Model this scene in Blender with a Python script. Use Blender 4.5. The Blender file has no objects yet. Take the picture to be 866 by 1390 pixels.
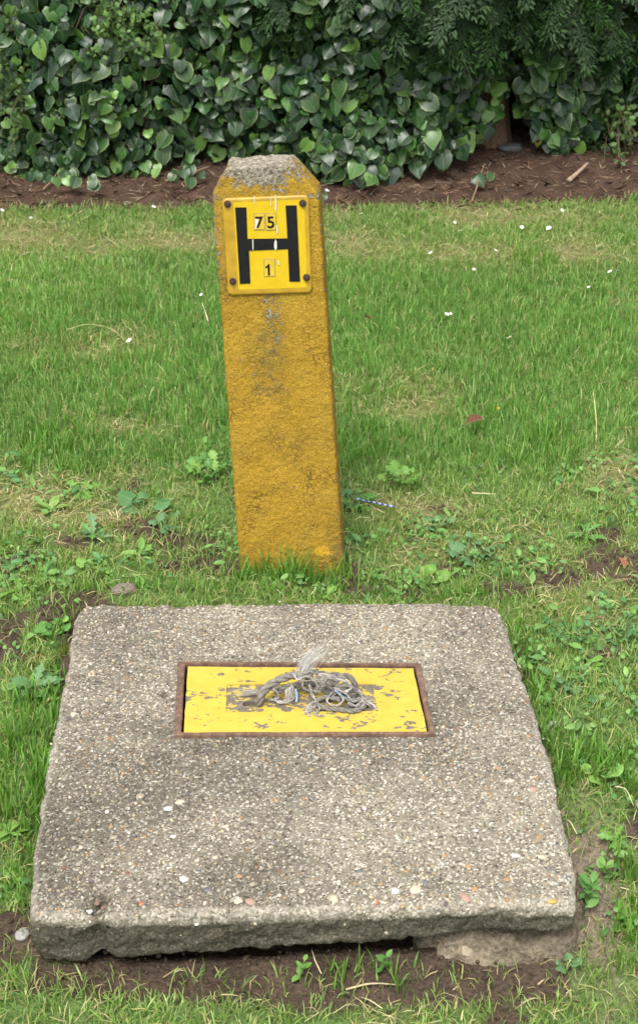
import bpy, bmesh, math, random
import numpy as np
from mathutils import Vector, Matrix
from mathutils.bvhtree import BVHTree

random.seed(7)
RNG = np.random.default_rng(11)
R = math.radians
scn = bpy.context.scene
COL = scn.collection

# ------------------------------------------------------------------ camera
F = 2250.0                      # focal length in photograph pixels
PITCH = R(29.05)
CAM = np.array([0.0, 0.0, 1.74])
cd = bpy.data.cameras.new('camera')
cam = bpy.data.objects.new('camera', cd)
COL.objects.link(cam)
cam.location = CAM
cam.rotation_euler = (R(90) - PITCH, 0, 0)
cd.sensor_fit = 'VERTICAL'
cd.sensor_height = 36.0
cd.sensor_width = 24.0
cd.lens = 36.0 * F / 1390.0
cd.shift_y = -45.0 / 1390.0
cd.clip_start = 0.05
cd.clip_end = 500.0
cd.dof.use_dof = True
cd.dof.focus_distance = 2.75
cd.dof.aperture_fstop = 13.0
scn.camera = cam

# ------------------------------------------------------------------ sky and sun
SUN_EL, SUN_ROT = R(62), R(200)
w = bpy.data.worlds.new('World')
scn.world = w
w.use_nodes = True
nt = w.node_tree
nt.nodes.clear()
sky = nt.nodes.new('ShaderNodeTexSky')
sky.sky_type = 'NISHITA'
sky.sun_disc = False
sky.sun_elevation = SUN_EL
sky.sun_rotation = SUN_ROT
sky.air_density = 1.0
sky.dust_density = 4.0
hs = nt.nodes.new('ShaderNodeHueSaturation')
hs.inputs['Saturation'].default_value = 0.09       # overcast: the cloud layer is nearly grey
bg = nt.nodes.new('ShaderNodeBackground')
bg.inputs['Strength'].default_value = 0.15
wo = nt.nodes.new('ShaderNodeOutputWorld')
nt.links.new(sky.outputs[0], hs.inputs['Color'])
nt.links.new(hs.outputs[0], bg.inputs['Color'])
nt.links.new(bg.outputs[0], wo.inputs['Surface'])
sd = bpy.data.lights.new('sun', 'SUN')
sd.energy = 1.5
sd.angle = R(18)
sd.color = (1.0, 0.96, 0.9)
sun = bpy.data.objects.new('sun', sd)
COL.objects.link(sun)
sv = Vector((math.sin(SUN_ROT) * math.cos(SUN_EL), math.cos(SUN_ROT) * math.cos(SUN_EL), math.sin(SUN_EL)))
sun.rotation_euler = sv.to_track_quat('Z', 'Y').to_euler()
sun.location = sv * 20
scn.view_settings.view_transform = 'Standard'
scn.view_settings.look = 'None'
scn.view_settings.gamma = 1.0
scn.view_settings.exposure = 0.95

# ------------------------------------------------------------------ small numeric helpers
FWD = np.array([0, math.cos(PITCH), -math.sin(PITCH)])
UPV = np.array([0, math.sin(PITCH), math.cos(PITCH)])

def ray(px, py):
    return FWD + np.array([1.0, 0, 0]) * (px - 433) / F + UPV * (650 - py) / F

def G(px, py, z=0.05):
    """point of the level z that the photograph's line of sight (px, py) meets"""
    d = ray(px, py)
    t = (z - CAM[2]) / d[2]
    return CAM + d * t

def project(P):
    P = np.atleast_2d(P) - CAM
    zc = P @ FWD
    return np.stack([433 + F * P[:, 0] / zc, 650 - F * (P @ UPV) / zc], 1)

def _hash(ix, iy, iz, seed):
    h = (ix.astype(np.int64) * 374761393 + iy.astype(np.int64) * 668265263 + iz.astype(np.int64) * 2147483647 + seed * 974711) & 0xffffffff
    h = ((h ^ (h >> 13)) * 1274126177) & 0xffffffff
    h = ((h ^ (h >> 16)) * 2246822519) & 0xffffffff
    return ((h ^ (h >> 15)) & 0xffffff) / float(0xffffff)

def vnoise(P, seed=0):
    P = np.asarray(P, float)
    if P.shape[1] == 2:
        P = np.concatenate([P, np.zeros((len(P), 1))], 1)
    i = np.floor(P).astype(np.int64)
    f = P - i
    f = f * f * (3 - 2 * f)
    r = 0
    for a in (0, 1):
        for b in (0, 1):
            for c in (0, 1):
                wgt = (f[:, 0] if a else 1 - f[:, 0]) * (f[:, 1] if b else 1 - f[:, 1]) * (f[:, 2] if c else 1 - f[:, 2])
                r = r + wgt * _hash(i[:, 0] + a, i[:, 1] + b, i[:, 2] + c, seed)
    return r

def fbm(P, seed=0, octv=4):
    P = np.asarray(P, float)
    a, s, t = 0.5, 0, 0
    for k in range(octv):
        s = s + a * vnoise(P * (2 ** k) + 17.3 * k, seed + k)
        t += a
        a *= 0.5
    return s / t

def sstep(x, a, b):
    t = np.clip((np.asarray(x, float) - a) / (b - a), 0, 1)
    return t * t * (3 - 2 * t)

def in_poly(X, Y, poly):
    r = np.zeros(len(X), bool)
    n = len(poly)
    j = n - 1
    for i in range(n):
        xi, yi, xj, yj = poly[i][0], poly[i][1], poly[j][0], poly[j][1]
        c = ((yi > Y) != (yj > Y)) & (X < (xj - xi) * (Y - yi) / (yj - yi + 1e-12) + xi)
        r ^= c
        j = i
    return r

# ------------------------------------------------------------------ mesh helpers
def np_mesh(name, V, T, col=None, uv=None, smooth=False):
    """V (n,3); T (m,k) all faces with k corners; col (n,3) vertex colours; uv (n,2)"""
    V = np.asarray(V, np.float32)
    T = np.asarray(T, np.int32)
    k = T.shape[1]
    me = bpy.data.meshes.new(name)
    me.vertices.add(len(V))
    me.vertices.foreach_set('co', V.ravel())
    me.loops.add(T.size)
    me.loops.foreach_set('vertex_index', T.ravel())
    me.polygons.add(len(T))
    me.polygons.foreach_set('loop_start', np.arange(len(T), dtype=np.int32) * k)
    if smooth:
        me.polygons.foreach_set('use_smooth', np.ones(len(T), bool))
    me.update(calc_edges=True)
    if col is not None:
        a = me.color_attributes.new('Col', 'FLOAT_COLOR', 'POINT')
        c = np.ones((len(V), 4), np.float32)
        c[:, :3] = col
        a.data.foreach_set('color', c.ravel())
    if uv is not None:
        a = me.attributes.new('leafuv', 'FLOAT2', 'POINT')
        a.data.foreach_set('vector', np.asarray(uv, np.float32).ravel())
    return me

def link(name, me, mat, parent=None, loc=None):
    o = bpy.data.objects.new(name, me)
    COL.objects.link(o)
    if mat is not None and me is not None and not me.materials:
        me.materials.append(mat)
    if parent is not None:
        o.parent = parent
    if loc is not None:
        o.location = loc
    return o

def tag(o, label=None, cat=None, group=None, kind=None):
    if label: o['label'] = label
    if cat: o['category'] = cat
    if group: o['group'] = group
    if kind: o['kind'] = kind
    return o

def empty(name, loc, label, cat, group=None):
    o = bpy.data.objects.new(name, None)
    o.empty_display_size = 0.05
    COL.objects.link(o)
    o.location = loc
    return tag(o, label, cat, group)

def bm_mesh(name, bm, smooth=False):
    me = bpy.data.meshes.new(name)
    bm.normal_update()
    bm.to_mesh(me)
    bm.free()
    if smooth:
        for p in me.polygons: p.use_smooth = True
    return me

def remeshed(me, voxel):
    o = bpy.data.objects.new('remesh_source', me)
    COL.objects.link(o)
    m = o.modifiers.new('remesh', 'REMESH')
    m.mode = 'VOXEL'
    m.voxel_size = voxel
    dg = bpy.context.evaluated_depsgraph_get()
    r = bpy.data.meshes.new_from_object(o.evaluated_get(dg))
    bpy.data.objects.remove(o)
    return r

def get_vn(me):
    n = len(me.vertices)
    V = np.empty(n * 3, np.float32); me.vertices.foreach_get('co', V)
    N = np.empty(n * 3, np.float32); me.vertices.foreach_get('normal', N)
    return V.reshape(-1, 3).astype(float), N.reshape(-1, 3).astype(float)

def set_v(me, V):
    me.vertices.foreach_set('co', V.astype(np.float32).ravel())
    me.update()

def set_attr(me, name, val):
    a = me.attributes.new(name, 'FLOAT', 'POINT')
    a.data.foreach_set('value', np.asarray(val, np.float32))

def smooth_all(me):
    me.polygons.foreach_set('use_smooth', np.ones(len(me.polygons), bool))

def bulk(tv, tf, M, tcol=None, uv=None):
    """copies of a template: tv (n,3), tf (m,3), M (k,4,4); tcol (k,n,3)"""
    k, n = len(M), len(tv)
    V = np.einsum('kij,nj->kni', M[:, :3, :3], tv) + M[:, None, :3, 3]
    T = tf[None] + (np.arange(k) * n)[:, None, None]
    c = None if tcol is None else tcol.reshape(-1, 3)
    u = None if uv is None else np.tile(uv, (k, 1))
    return V.reshape(-1, 3), T.reshape(-1, tf.shape[1]), c, u

def frames(nrm, tip, scale, pos):
    """4x4 matrices whose z is nrm and whose y is close to tip"""
    z = nrm / np.linalg.norm(nrm, axis=1, keepdims=True)
    y = tip - (tip * z).sum(1, keepdims=True) * z
    y /= np.linalg.norm(y, axis=1, keepdims=True) + 1e-9
    x = np.cross(y, z)
    M = np.zeros((len(z), 4, 4))
    M[:, :3, 0] = x * scale[:, None]
    M[:, :3, 1] = y * scale[:, None]
    M[:, :3, 2] = z * scale[:, None]
    M[:, :3, 3] = pos
    M[:, 3, 3] = 1
    return M

def catmull(P, n):
    P = np.asarray(P, float)
    P = np.concatenate([[2 * P[0] - P[1]], P, [2 * P[-1] - P[-2]]])
    m = len(P) - 3
    t = np.linspace(0, m - 1e-6, n)
    i = t.astype(int); f = (t - i)[:, None]
    a, b, c, d = P[i], P[i + 1], P[i + 2], P[i + 3]
    return 0.5 * ((2 * b) + (c - a) * f + (2 * a - 5 * b + 4 * c - d) * f ** 2 + (3 * b - a - 3 * c + d) * f ** 3)

def path_frames(P):
    T = np.gradient(P, axis=0)
    T /= np.linalg.norm(T, axis=1, keepdims=True) + 1e-12
    u = np.cross(T[0], [0.3, 0.2, 1.0]); u /= np.linalg.norm(u)
    U = []
    for t in T:
        u = u - t * (u @ t); u = u / (np.linalg.norm(u) + 1e-12)
        U.append(u)
    U = np.array(U)
    return T, U, np.cross(T, U)

def tube(P, r, sides=6):
    P = np.asarray(P, float)
    n = len(P)
    r = np.full(n, r) if np.isscalar(r) else np.asarray(r)
    T, U, W = path_frames(P)
    a = np.linspace(0, 2 * np.pi, sides, endpoint=False)
    V = P[:, None] + r[:, None, None] * (np.cos(a)[None, :, None] * U[:, None] + np.sin(a)[None, :, None] * W[:, None])
    V = V.reshape(-1, 3)
    f = []
    for i in range(n - 1):
        for j in range(sides):
            k = (j + 1) % sides
            f += [(i * sides + j, i * sides + k, (i + 1) * sides + k), (i * sides + j, (i + 1) * sides + k, (i + 1) * sides + j)]
    for j in range(1, sides - 1):
        f += [(0, j + 1, j), ((n - 1) * sides, (n - 1) * sides + j, (n - 1) * sides + j + 1)]
    return V, np.array(f)

def join(parts):
    Vs, Fs, n = [], [], 0
    for V, Fc in parts:
        Vs.append(V); Fs.append(np.asarray(Fc) + n); n += len(V)
    return np.concatenate(Vs), np.concatenate(Fs)

# ------------------------------------------------------------------ materials
def new_mat(name):
    m = bpy.data.materials.new(name)
    m.use_nodes = True
    t = m.node_tree
    t.nodes.clear()
    out = t.nodes.new('ShaderNodeOutputMaterial')
    b = t.nodes.new('ShaderNodeBsdfPrincipled')
    t.links.new(b.outputs[0], out.inputs['Surface'])
    return m, t, b, out

def N(t, typ, **kw):
    n = t.nodes.new(typ)
    for k, v in kw.items():
        setattr(n, k, v)
    return n

def noise(t, vec, scale, detail=4, rough=0.6):
    n = N(t, 'ShaderNodeTexNoise')
    n.inputs['Scale'].default_value = scale
    n.inputs['Detail'].default_value = detail
    n.inputs['Roughness'].default_value = rough
    t.links.new(vec, n.inputs['Vector'])
    return n.outputs['Fac']

def ramp(t, fac, stops, interp='LINEAR'):
    n = N(t, 'ShaderNodeValToRGB')
    n.color_ramp.interpolation = interp
    e = n.color_ramp.elements
    while len(e) < len(stops): e.new(0.5)
    for i, (p, c) in enumerate(stops):
        e[i].position = p
        e[i].color = (c[0], c[1], c[2], 1) if not np.isscalar(c) else (c, c, c, 1)
    t.links.new(fac, n.inputs[0])
    return n.outputs[0]

def mix(t, fac, a, b, mode='MIX'):
    n = N(t, 'ShaderNodeMix', data_type='RGBA', blend_type=mode)
    for s, v in ((n.inputs[0], fac), (n.inputs[6], a), (n.inputs[7], b)):
        if hasattr(v, 'type') and hasattr(v, 'node'): t.links.new(v, s)
        elif np.isscalar(v): s.default_value = v
        else: s.default_value = (v[0], v[1], v[2], 1)
    return n.outputs[2]

def math_n(t, op, a, b=0.0):
    n = N(t, 'ShaderNodeMath', operation=op)
    for s, v in ((n.inputs[0], a), (n.inputs[1], b)):
        if hasattr(v, 'node'): t.links.new(v, s)
        else: s.default_value = v
    return n.outputs[0]

def bump(t, b, h, strength, dist):
    n = N(t, 'ShaderNodeBump')
    n.inputs['Strength'].default_value = strength
    n.inputs['Distance'].default_value = dist
    t.links.new(h, n.inputs['Height'])
    t.links.new(n.outputs[0], b.inputs['Normal'])

def coords(t):
    return N(t, 'ShaderNodeTexCoord').outputs['Object']

def attr(t, name, out='Fac'):
    return N(t, 'ShaderNodeAttribute', attribute_name=name).outputs[out]

def leaf_mat(name, rough=0.45, transl=0.25, veins=0.0, spec=0.5, jitter=0.12):
    m, t, b, out = new_mat(name)
    c = attr(t, 'Col', 'Color')
    n = noise(t, coords(t), 60, 2)
    c = mix(t, 1.0, c, ramp(t, n, [(0.25, 1 - jitter * 1.6), (0.75, 1 + jitter)]), 'MULTIPLY')
    if veins:
        uv = attr(t, 'leafuv', 'Vector')
        s = N(t, 'ShaderNodeSeparateXYZ'); t.links.new(uv, s.inputs[0])
        ax = math_n(t, 'ABSOLUTE', s.outputs[0])
        mid = math_n(t, 'LESS_THAN', ax, 0.025)
        sl = math_n(t, 'SUBTRACT', s.outputs[1], math_n(t, 'MULTIPLY', ax, 0.9))
        fr = math_n(t, 'FRACT', math_n(t, 'MULTIPLY', sl, 5.0))
        lat = math_n(t, 'LESS_THAN', fr, 0.12)
        v = math_n(t, 'MAXIMUM', mid, math_n(t, 'MULTIPLY', lat, 0.6))
        c = mix(t, math_n(t, 'MULTIPLY', v, veins), c, (0.20, 0.30, 0.12))
    t.links.new(c, b.inputs['Base Color'])
    b.inputs['Roughness'].default_value = rough
    b.inputs['Specular IOR Level'].default_value = spec
    tr = N(t, 'ShaderNodeBsdfTranslucent')
    tc = mix(t, 1.0, c, (1.15, 1.25, 0.55), 'MULTIPLY')
    t.links.new(tc, tr.inputs['Color'])
    ms = N(t, 'ShaderNodeMixShader')
    ms.inputs[0].default_value = transl
    t.links.new(b.outputs[0], ms.inputs[1]); t.links.new(tr.outputs[0], ms.inputs[2])
    t.links.new(ms.outputs[0], out.inputs['Surface'])
    return m

M_GRASS = leaf_mat('grass_blade', 0.5, 0.40, 0, 0.35)
M_IVY = leaf_mat('ivy_leaf', 0.36, 0.10, 0.26, 0.40, 0.3)
M_WEED = leaf_mat('weed_leaf', 0.5, 0.22, 0.45, 0.35)
M_CONIF = leaf_mat('conifer_spray', 0.55, 0.15, 0, 0.3)

def vcol_mat(name, rough=0.8, bscale=0, bdist=0.001, spec=0.3, fine=0.25):
    m, t, b, out = new_mat(name)
    c = attr(t, 'Col', 'Color')
    n = noise(t, coords(t), bscale or 200, 3)
    c = mix(t, 1.0, c, ramp(t, n, [(0.2, 1 - fine), (0.8, 1 + fine)]), 'MULTIPLY')
    t.links.new(c, b.inputs['Base Color'])
    b.inputs['Roughness'].default_value = rough
    b.inputs['Specular IOR Level'].default_value = spec
    if bscale: bump(t, b, n, 0.6, bdist)
    return m

M_STONE = vcol_mat('pebble_stone', 0.65, 300, 0.0006)
M_GROUND = vcol_mat('earth_and_thatch', 0.95, 150, 0.012, 0.1, 0.6)
M_LITTER = vcol_mat('dry_litter', 0.85)
M_BARK = vcol_mat('bark', 0.9, 120, 0.003, 0.15, 0.5)
M_ROPE = vcol_mat('rope_fibre', 0.9, 700, 0.0006, 0.15, 0.35)
M_PETAL = vcol_mat('petal', 0.6, 0)

def flat_mat(name, c, rough, spec=0.4, fine=0.2, scale=80, metal=0.0):
    m, t, b, out = new_mat(name)
    n = noise(t, coords(t), scale, 5, 0.65)
    col = mix(t, 1.0, c, ramp(t, n, [(0.25, 1 - fine), (0.75, 1 + fine)]), 'MULTIPLY')
    t.links.new(col, b.inputs['Base Color'])
    b.inputs['Roughness'].default_value = rough
    b.inputs['Specular IOR Level'].default_value = spec
    b.inputs['Metallic'].default_value = metal
    bump(t, b, n, 0.25, 0.0006)
    return m

def rust_mat():
    m, t, b, out = new_mat('rusty_iron')
    v = coords(t)
    n = noise(t, v, 90, 6, 0.7)
    c = ramp(t, n, [(0.25, (0.05, 0.032, 0.026)), (0.5, (0.13, 0.075, 0.05)), (0.62, (0.20, 0.12, 0.08)), (0.8, (0.24, 0.19, 0.15))])
    t.links.new(c, b.inputs['Base Color'])
    b.inputs['Roughness'].default_value = 0.85
    bump(t, b, noise(t, v, 300, 4), 0.6, 0.001)
    return m
M_RUST = rust_mat()

def lid_mat(name, wear_bias):
    m, t, b, out = new_mat(name)
    v = coords(t)
    mp = N(t, 'ShaderNodeMapping'); mp.inputs['Scale'].default_value = (0.6, 1.0, 1.0)
    t.links.new(v, mp.inputs['Vector'])
    n1 = noise(t, mp.outputs[0], 75, 6, 0.66)
    n2 = noise(t, v, 14, 3, 0.5)
    s = math_n(t, 'ADD', n1, math_n(t, 'MULTIPLY', math_n(t, 'SUBTRACT', n2, 0.5), 0.30))
    mask = ramp(t, s, [(0.0, 0.0), (wear_bias, 0.0), (wear_bias + 0.012, 1.0), (1.0, 1.0)])
    yel = ramp(t, noise(t, v, 40, 4), [(0.2, (0.44, 0.315, 0.036)), (0.8, (0.53, 0.395, 0.060))])
    bare = ramp(t, noise(t, v, 220, 5), [(0.3, (0.085, 0.066, 0.052)), (0.55, (0.155, 0.132, 0.105)), (0.75, (0.25, 0.22, 0.18))])
    c = mix(t, mask, yel, bare)
    t.links.new(c, b.inputs['Base Color'])
    b.inputs['Roughness'].default_value = 0.6
    h = math_n(t, 'SUBTRACT', math_n(t, 'MULTIPLY', n1, 0.35), mask)
    bump(t, b, h, 0.5, 0.0008)
    return m
M_LID = lid_mat('chipped_yellow_paint', 0.602)
M_PANEL = lid_mat('worn_panel_paint', 0.455)

def slab_mat():
    m, t, b, out = new_mat('weathered_concrete')
    v = coords(t)
    big = noise(t, v, 3.2, 5, 0.6)
    mid = noise(t, v, 22, 5, 0.65)
    base = ramp(t, big, [(0.34, (0.094, 0.081, 0.062)), (0.50, (0.168, 0.148, 0.113)), (0.64, (0.24, 0.212, 0.16))])
    base = mix(t, 1.0, base, ramp(t, mid, [(0.25, 0.66), (0.75, 1.30)]), 'MULTIPLY')
    vo = N(t, 'ShaderNodeTexVoronoi'); vo.inputs['Scale'].default_value = 330
    t.links.new(v, vo.inputs['Vector'])
    sep = N(t, 'ShaderNodeSeparateColor'); t.links.new(vo.outputs['Color'], sep.inputs[0])
    grit = ramp(t, sep.outputs[0], [(0.0, (0.05, 0.044, 0.036)), (0.25, (0.13, 0.118, 0.096)), (0.5, (0.26, 0.24, 0.19)), (0.8, (0.45, 0.41, 0.33)), (1.0, (0.66, 0.62, 0.54))])
    grit = mix(t, 1.0, grit, ramp(t, big, [(0.34, 0.55), (0.62, 1.0)]), 'MULTIPLY')
    pick = ramp(t, sep.outputs[1], [(0.46, 0.0), (0.54, 0.8)])
    c = mix(t, pick, base, grit)
    holes = noise(t, v, 160, 3, 0.6)
    c = mix(t, 1.0, c, ramp(t, holes, [(0.30, 0.35), (0.40, 1.0)]), 'MULTIPLY')
    # knocked and scrubbed rim: clean pale cement and stone
    lp = ramp(t, math_n(t, 'MULTIPLY', attr(t, 'rim'), math_n(t, 'ADD', mid, 0.45)), [(0.42, 0.0), (0.80, 0.7)])
    c = mix(t, lp, c, mix(t, sep.outputs[2], (0.14, 0.125, 0.095), (0.50, 0.46, 0.38)))
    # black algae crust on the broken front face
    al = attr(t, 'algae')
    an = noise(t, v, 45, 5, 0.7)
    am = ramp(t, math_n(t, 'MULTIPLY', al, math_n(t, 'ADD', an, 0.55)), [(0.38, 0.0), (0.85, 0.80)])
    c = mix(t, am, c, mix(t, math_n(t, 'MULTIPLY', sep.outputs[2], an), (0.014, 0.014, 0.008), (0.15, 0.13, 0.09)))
    t.links.new(c, b.inputs['Base Color'])
    b.inputs['Roughness'].default_value = 0.9
    b.inputs['Specular IOR Level'].default_value = 0.2
    h = math_n(t, 'ADD', math_n(t, 'MULTIPLY', sep.outputs[2], 0.5), holes)
    bump(t, b, h, 0.7, 0.0022)
    return m
M_SLAB = slab_mat()

def post_mat():
    m, t, b, out = new_mat('ochre_painted_concrete')
    v = coords(t)
    wear = attr(t, 'wear')
    dirt = attr(t, 'dirt')
    bright = attr(t, 'bright')
    n1 = noise(t, v, 70, 6, 0.68)
    n2 = noise(t, v, 260, 4, 0.6)
    pit = noise(t, v, 420, 3, 0.6)
    n3 = noise(t, v, 190, 3, 0.6)
    s = math_n(t, 'ADD', wear, math_n(t, 'ADD', math_n(t, 'MULTIPLY', math_n(t, 'SUBTRACT', n1, 0.5), 1.0), math_n(t, 'MULTIPLY', math_n(t, 'SUBTRACT', n3, 0.5), 0.75)))
    mask = ramp(t, s, [(0.0, 0.0), (0.50, 0.0), (0.53, 1.0), (1.0, 1.0)])
    och = ramp(t, noise(t, v, 16, 5), [(0.25, (0.295, 0.176, 0.014)), (0.55, (0.375, 0.228, 0.022)), (0.8, (0.43, 0.268, 0.030))])
    och = mix(t, 1.0, och, ramp(t, n2, [(0.28, 0.60), (0.55, 1.05), (0.75, 1.2)]), 'MULTIPLY')
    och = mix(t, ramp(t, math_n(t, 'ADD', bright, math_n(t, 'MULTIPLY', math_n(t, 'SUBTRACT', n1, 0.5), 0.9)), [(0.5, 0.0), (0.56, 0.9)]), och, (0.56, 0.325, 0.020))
    dm = ramp(t, math_n(t, 'MULTIPLY', dirt, math_n(t, 'POWER', math_n(t, 'ADD', math_n(t, 'MULTIPLY', n2, 1.0), math_n(t, 'MULTIPLY', n1, 0.75)), 2.6)), [(0.34, 0.0), (0.50, 0.75)])
    och = mix(t, dm, och, (0.13, 0.10, 0.035))
    vc = N(t, 'ShaderNodeTexVoronoi', feature='DISTANCE_TO_EDGE'); vc.inputs['Scale'].default_value = 95
    wv = N(t, 'ShaderNodeVectorMath', operation='ADD')
    nz = N(t, 'ShaderNodeTexNoise'); nz.inputs['Scale'].default_value = 60
    t.links.new(v, nz.inputs['Vector'])
    ws = N(t, 'ShaderNodeVectorMath', operation='SCALE'); ws.inputs['Scale'].default_value = 0.02
    t.links.new(nz.outputs['Color'], ws.inputs[0]); t.links.new(v, wv.inputs[0]); t.links.new(ws.outputs[0], wv.inputs[1])
    t.links.new(wv.outputs[0], vc.inputs['Vector'])
    ck = math_n(t, 'MULTIPLY', ramp(t, vc.outputs['Distance'], [(0.02, 1.0), (0.07, 0.0)]), ramp(t, noise(t, v, 13, 4), [(0.50, 0.0), (0.62, 0.75)]))
    och = mix(t, ck, och, (0.11, 0.075, 0.02))
    gn = ramp(t, noise(t, v, 8, 5, 0.7), [(0.50, 0.0), (0.70, 0.45)])
    och = mix(t, gn, och, (0.22, 0.17, 0.025))
    con = ramp(t, noise(t, v, 150, 6, 0.7), [(0.34, (0.05, 0.042, 0.03)), (0.46, (0.20, 0.175, 0.13)), (0.56, (0.31, 0.28, 0.22)), (0.70, (0.46, 0.42, 0.35))])
    c = mix(t, mask, och, con)
    c = mix(t, 1.0, c, ramp(t, pit, [(0.33, 0.42), (0.44, 1.0), (0.62, 1.0), (0.72, 1.25)]), 'MULTIPLY')
    t.links.new(c, b.inputs['Base Color'])
    b.inputs['Roughness'].default_value = 0.7
    b.inputs['Specular IOR Level'].default_value = 0.25
    h = math_n(t, 'SUBTRACT', math_n(t, 'ADD', math_n(t, 'MULTIPLY', n2, 0.9), math_n(t, 'MULTIPLY', pit, 0.5)), math_n(t, 'ADD', math_n(t, 'MULTIPLY', mask, 0.9), math_n(t, 'SUBTRACT', math_n(t, 'MULTIPLY', ck, 0.8), math_n(t, 'MULTIPLY', n1, 1.3))))
    bump(t, b, h, 0.9, 0.0024)
    return m
M_POST = post_mat()

def plate_mat():
    m, t, b, out = new_mat('yellow_enamel_plate')
    v = coords(t)
    ed = attr(t, 'edge')
    n = noise(t, v, 60, 5, 0.65)
    fine = noise(t, v, 400, 3)
    y = ramp(t, n, [(0.3, (0.52, 0.35, 0.006)), (0.7, (0.59, 0.41, 0.010))])
    dull = ramp(t, noise(t, v, 35, 4), [(0.3, (0.26, 0.15, 0.02)), (0.7, (0.46, 0.28, 0.022))])
    mk = ramp(t, math_n(t, 'ADD', ed, math_n(t, 'MULTIPLY', math_n(t, 'SUBTRACT', n, 0.5), 0.22)), [(0.46, 0.0), (0.56, 0.85)])
    c = mix(t, mk, y, dull)
    c = mix(t, ramp(t, fine, [(0.70, 0.0), (0.76, 0.6)]), c, (0.35, 0.2, 0.03))
    t.links.new(c, b.inputs['Base Color'])
    b.inputs['Roughness'].default_value = 0.42
    bump(t, b, n, 0.15, 0.0006)
    return m
M_PLATE = plate_mat()
M_BLACK = flat_mat('black_enamel', (0.008, 0.008, 0.009), 0.55, 0.22, 0.4, 150)
M_TILE = flat_mat('yellow_digit_tile', (0.54, 0.38, 0.03), 0.4, 0.4, 0.12, 90)
M_TILEEDGE = flat_mat('grimy_tile_edge', (0.30, 0.23, 0.10), 0.7, 0.3, 0.4, 200)
M_SCREW = flat_mat('rusted_screw', (0.05, 0.028, 0.022), 0.7, 0.4, 0.6, 400)
M_WHITE = flat_mat('white_chip', (0.55, 0.53, 0.46), 0.7, 0.3, 0.15, 200)
M_DARK = flat_mat('shaft_wall', (0.05, 0.045, 0.04), 0.9, 0.2, 0.3, 60)
M_BLUE = flat_mat('blue_twine', (0.24, 0.36, 0.52), 0.5, 0.4, 0.2, 200)

# ------------------------------------------------------------------ slab outline, terrain, masks
ZT = 0.09                                  # level of the slab's top
SLAB_PX = [(39, 1242), (40, 1226), (48, 1130), (65, 1030), (85, 930), (101, 834), (107, 826), (122, 820), (142, 818), (250, 817), (433, 816),
           (600, 816), (660, 818), (676, 822), (682, 830), (703, 895), (732, 980), (752, 1040), (759, 1090), (777, 1160), (785, 1212), (783, 1227),
           (700, 1228), (600, 1230), (520, 1233), (433, 1236), (330, 1239), (250, 1241), (200, 1243), (120, 1245)]
SLAB = [G(x, y, ZT)[:2] for x, y in SLAB_PX]
SC = np.mean(SLAB, axis=0)
SLAB_BIG = [SC + (p - SC) * 1.01 for p in SLAB]
SLAB_IN = [SC + (p - SC) * 0.88 for p in SLAB]
YF = G(400, 1237, ZT)[1]                   # front edge
YB = G(400, 816, ZT)[1]                    # back edge
BED_Y = G(433, 281, 0.055)[1]              # where lawn meets the bare bed
HEDGE_Y = G(433, 236, 0.09)[1]

def slope_z(y):
    return sstep(y, YF - 0.02, YB - 0.05) * 0.075 - 0.022

def ground_z(X, Y):
    X = np.asarray(X, float); Y = np.asarray(Y, float)
    P = np.stack([X, Y], 1)
    near = 1 - sstep(np.abs(Y - 3) + np.abs(X), 6, 12)
    z = slope_z(Y) + (fbm(P * 3.1, 3) - 0.5) * 0.035 * near + (fbm(P * 14, 5) - 0.5) * 0.014 * near
    z = z + sstep(Y, BED_Y, BED_Y + 0.5) * 0.03
    z = np.where(in_poly(X, Y, SLAB_IN), z - 0.05, z)
    dxs = sstep(X, 0.22, 0.30) * (1 - sstep(X, 0.48, 0.56)) * (1 - sstep(Y, YF + 0.10, YF + 0.24))
    return z + dxs * 0.006

def blob(X, Y, px, py, rx, ry, z=0.05):
    c = G(px, py, z)
    return np.exp(-(((X - c[0]) / rx) ** 2 + ((Y - c[1]) / ry) ** 2))

SOIL = [(245, 738, .11, .07), (195, 722, .07, .05), (290, 770, .08, .045), (30, 772, .07, .05), (478, 775, .035, .05), (545, 800, .075, .03), (500, 800, .06, .03),
        (760, 782, .05, .04), (690, 800, .06, .04), (803, 1175, .050, .15), (812, 1130, .04, .07), (10, 1225, .05, .07), (715, 905, .03, .07), (88, 870, .015, .1),
        (720, 985, .03, .05), (840, 760, .05, .03), (110, 740, .06, .03), (20, 850, .035, .03), (600, 770, .06, .025), (400, 1300, .4, .025), (735, 1010, .02, .08)]
DRY = [(50, 328, .22, .12), (20, 312, .15, .1), (500, 335, .2, .12), (640, 345, .22, .1), (700, 300, .25, .06), (250, 330, .16, .07), (30, 690, .09, .07), (845, 640, .08, .07),
       (560, 690, .12, .05), (860, 760, .05, .06), (180, 580, .1, .04), (500, 560, .12, .05), (760, 350, .2, .08), (150, 700, .06, .03), (650, 290, .2, .06)]

def soil_mask(X, Y):
    P = np.stack([X, Y], 1)
    s = 0
    for px, py, rx, ry in SOIL:
        s = np.maximum(s, blob(X, Y, px, py, rx, ry))
    nz = fbm(P * 11, 21)
    near = 1 - sstep(Y, 3.0, 3.3)
    back = sstep(fbm(P * 7.5, 33), 0.64, 0.76) * near * 0.7
    lx_ = (X > SLAB[0][0] + .0) & (X < SLAB[21][0])
    s = np.maximum(s, np.where(lx_, (1 - sstep(np.abs(Y - (YF + .06)), .10, .15)) * .8, 0))
    m = np.maximum(s * (0.24 + 1.25 * nz), back)
    return np.clip(m, 0, 1)

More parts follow.
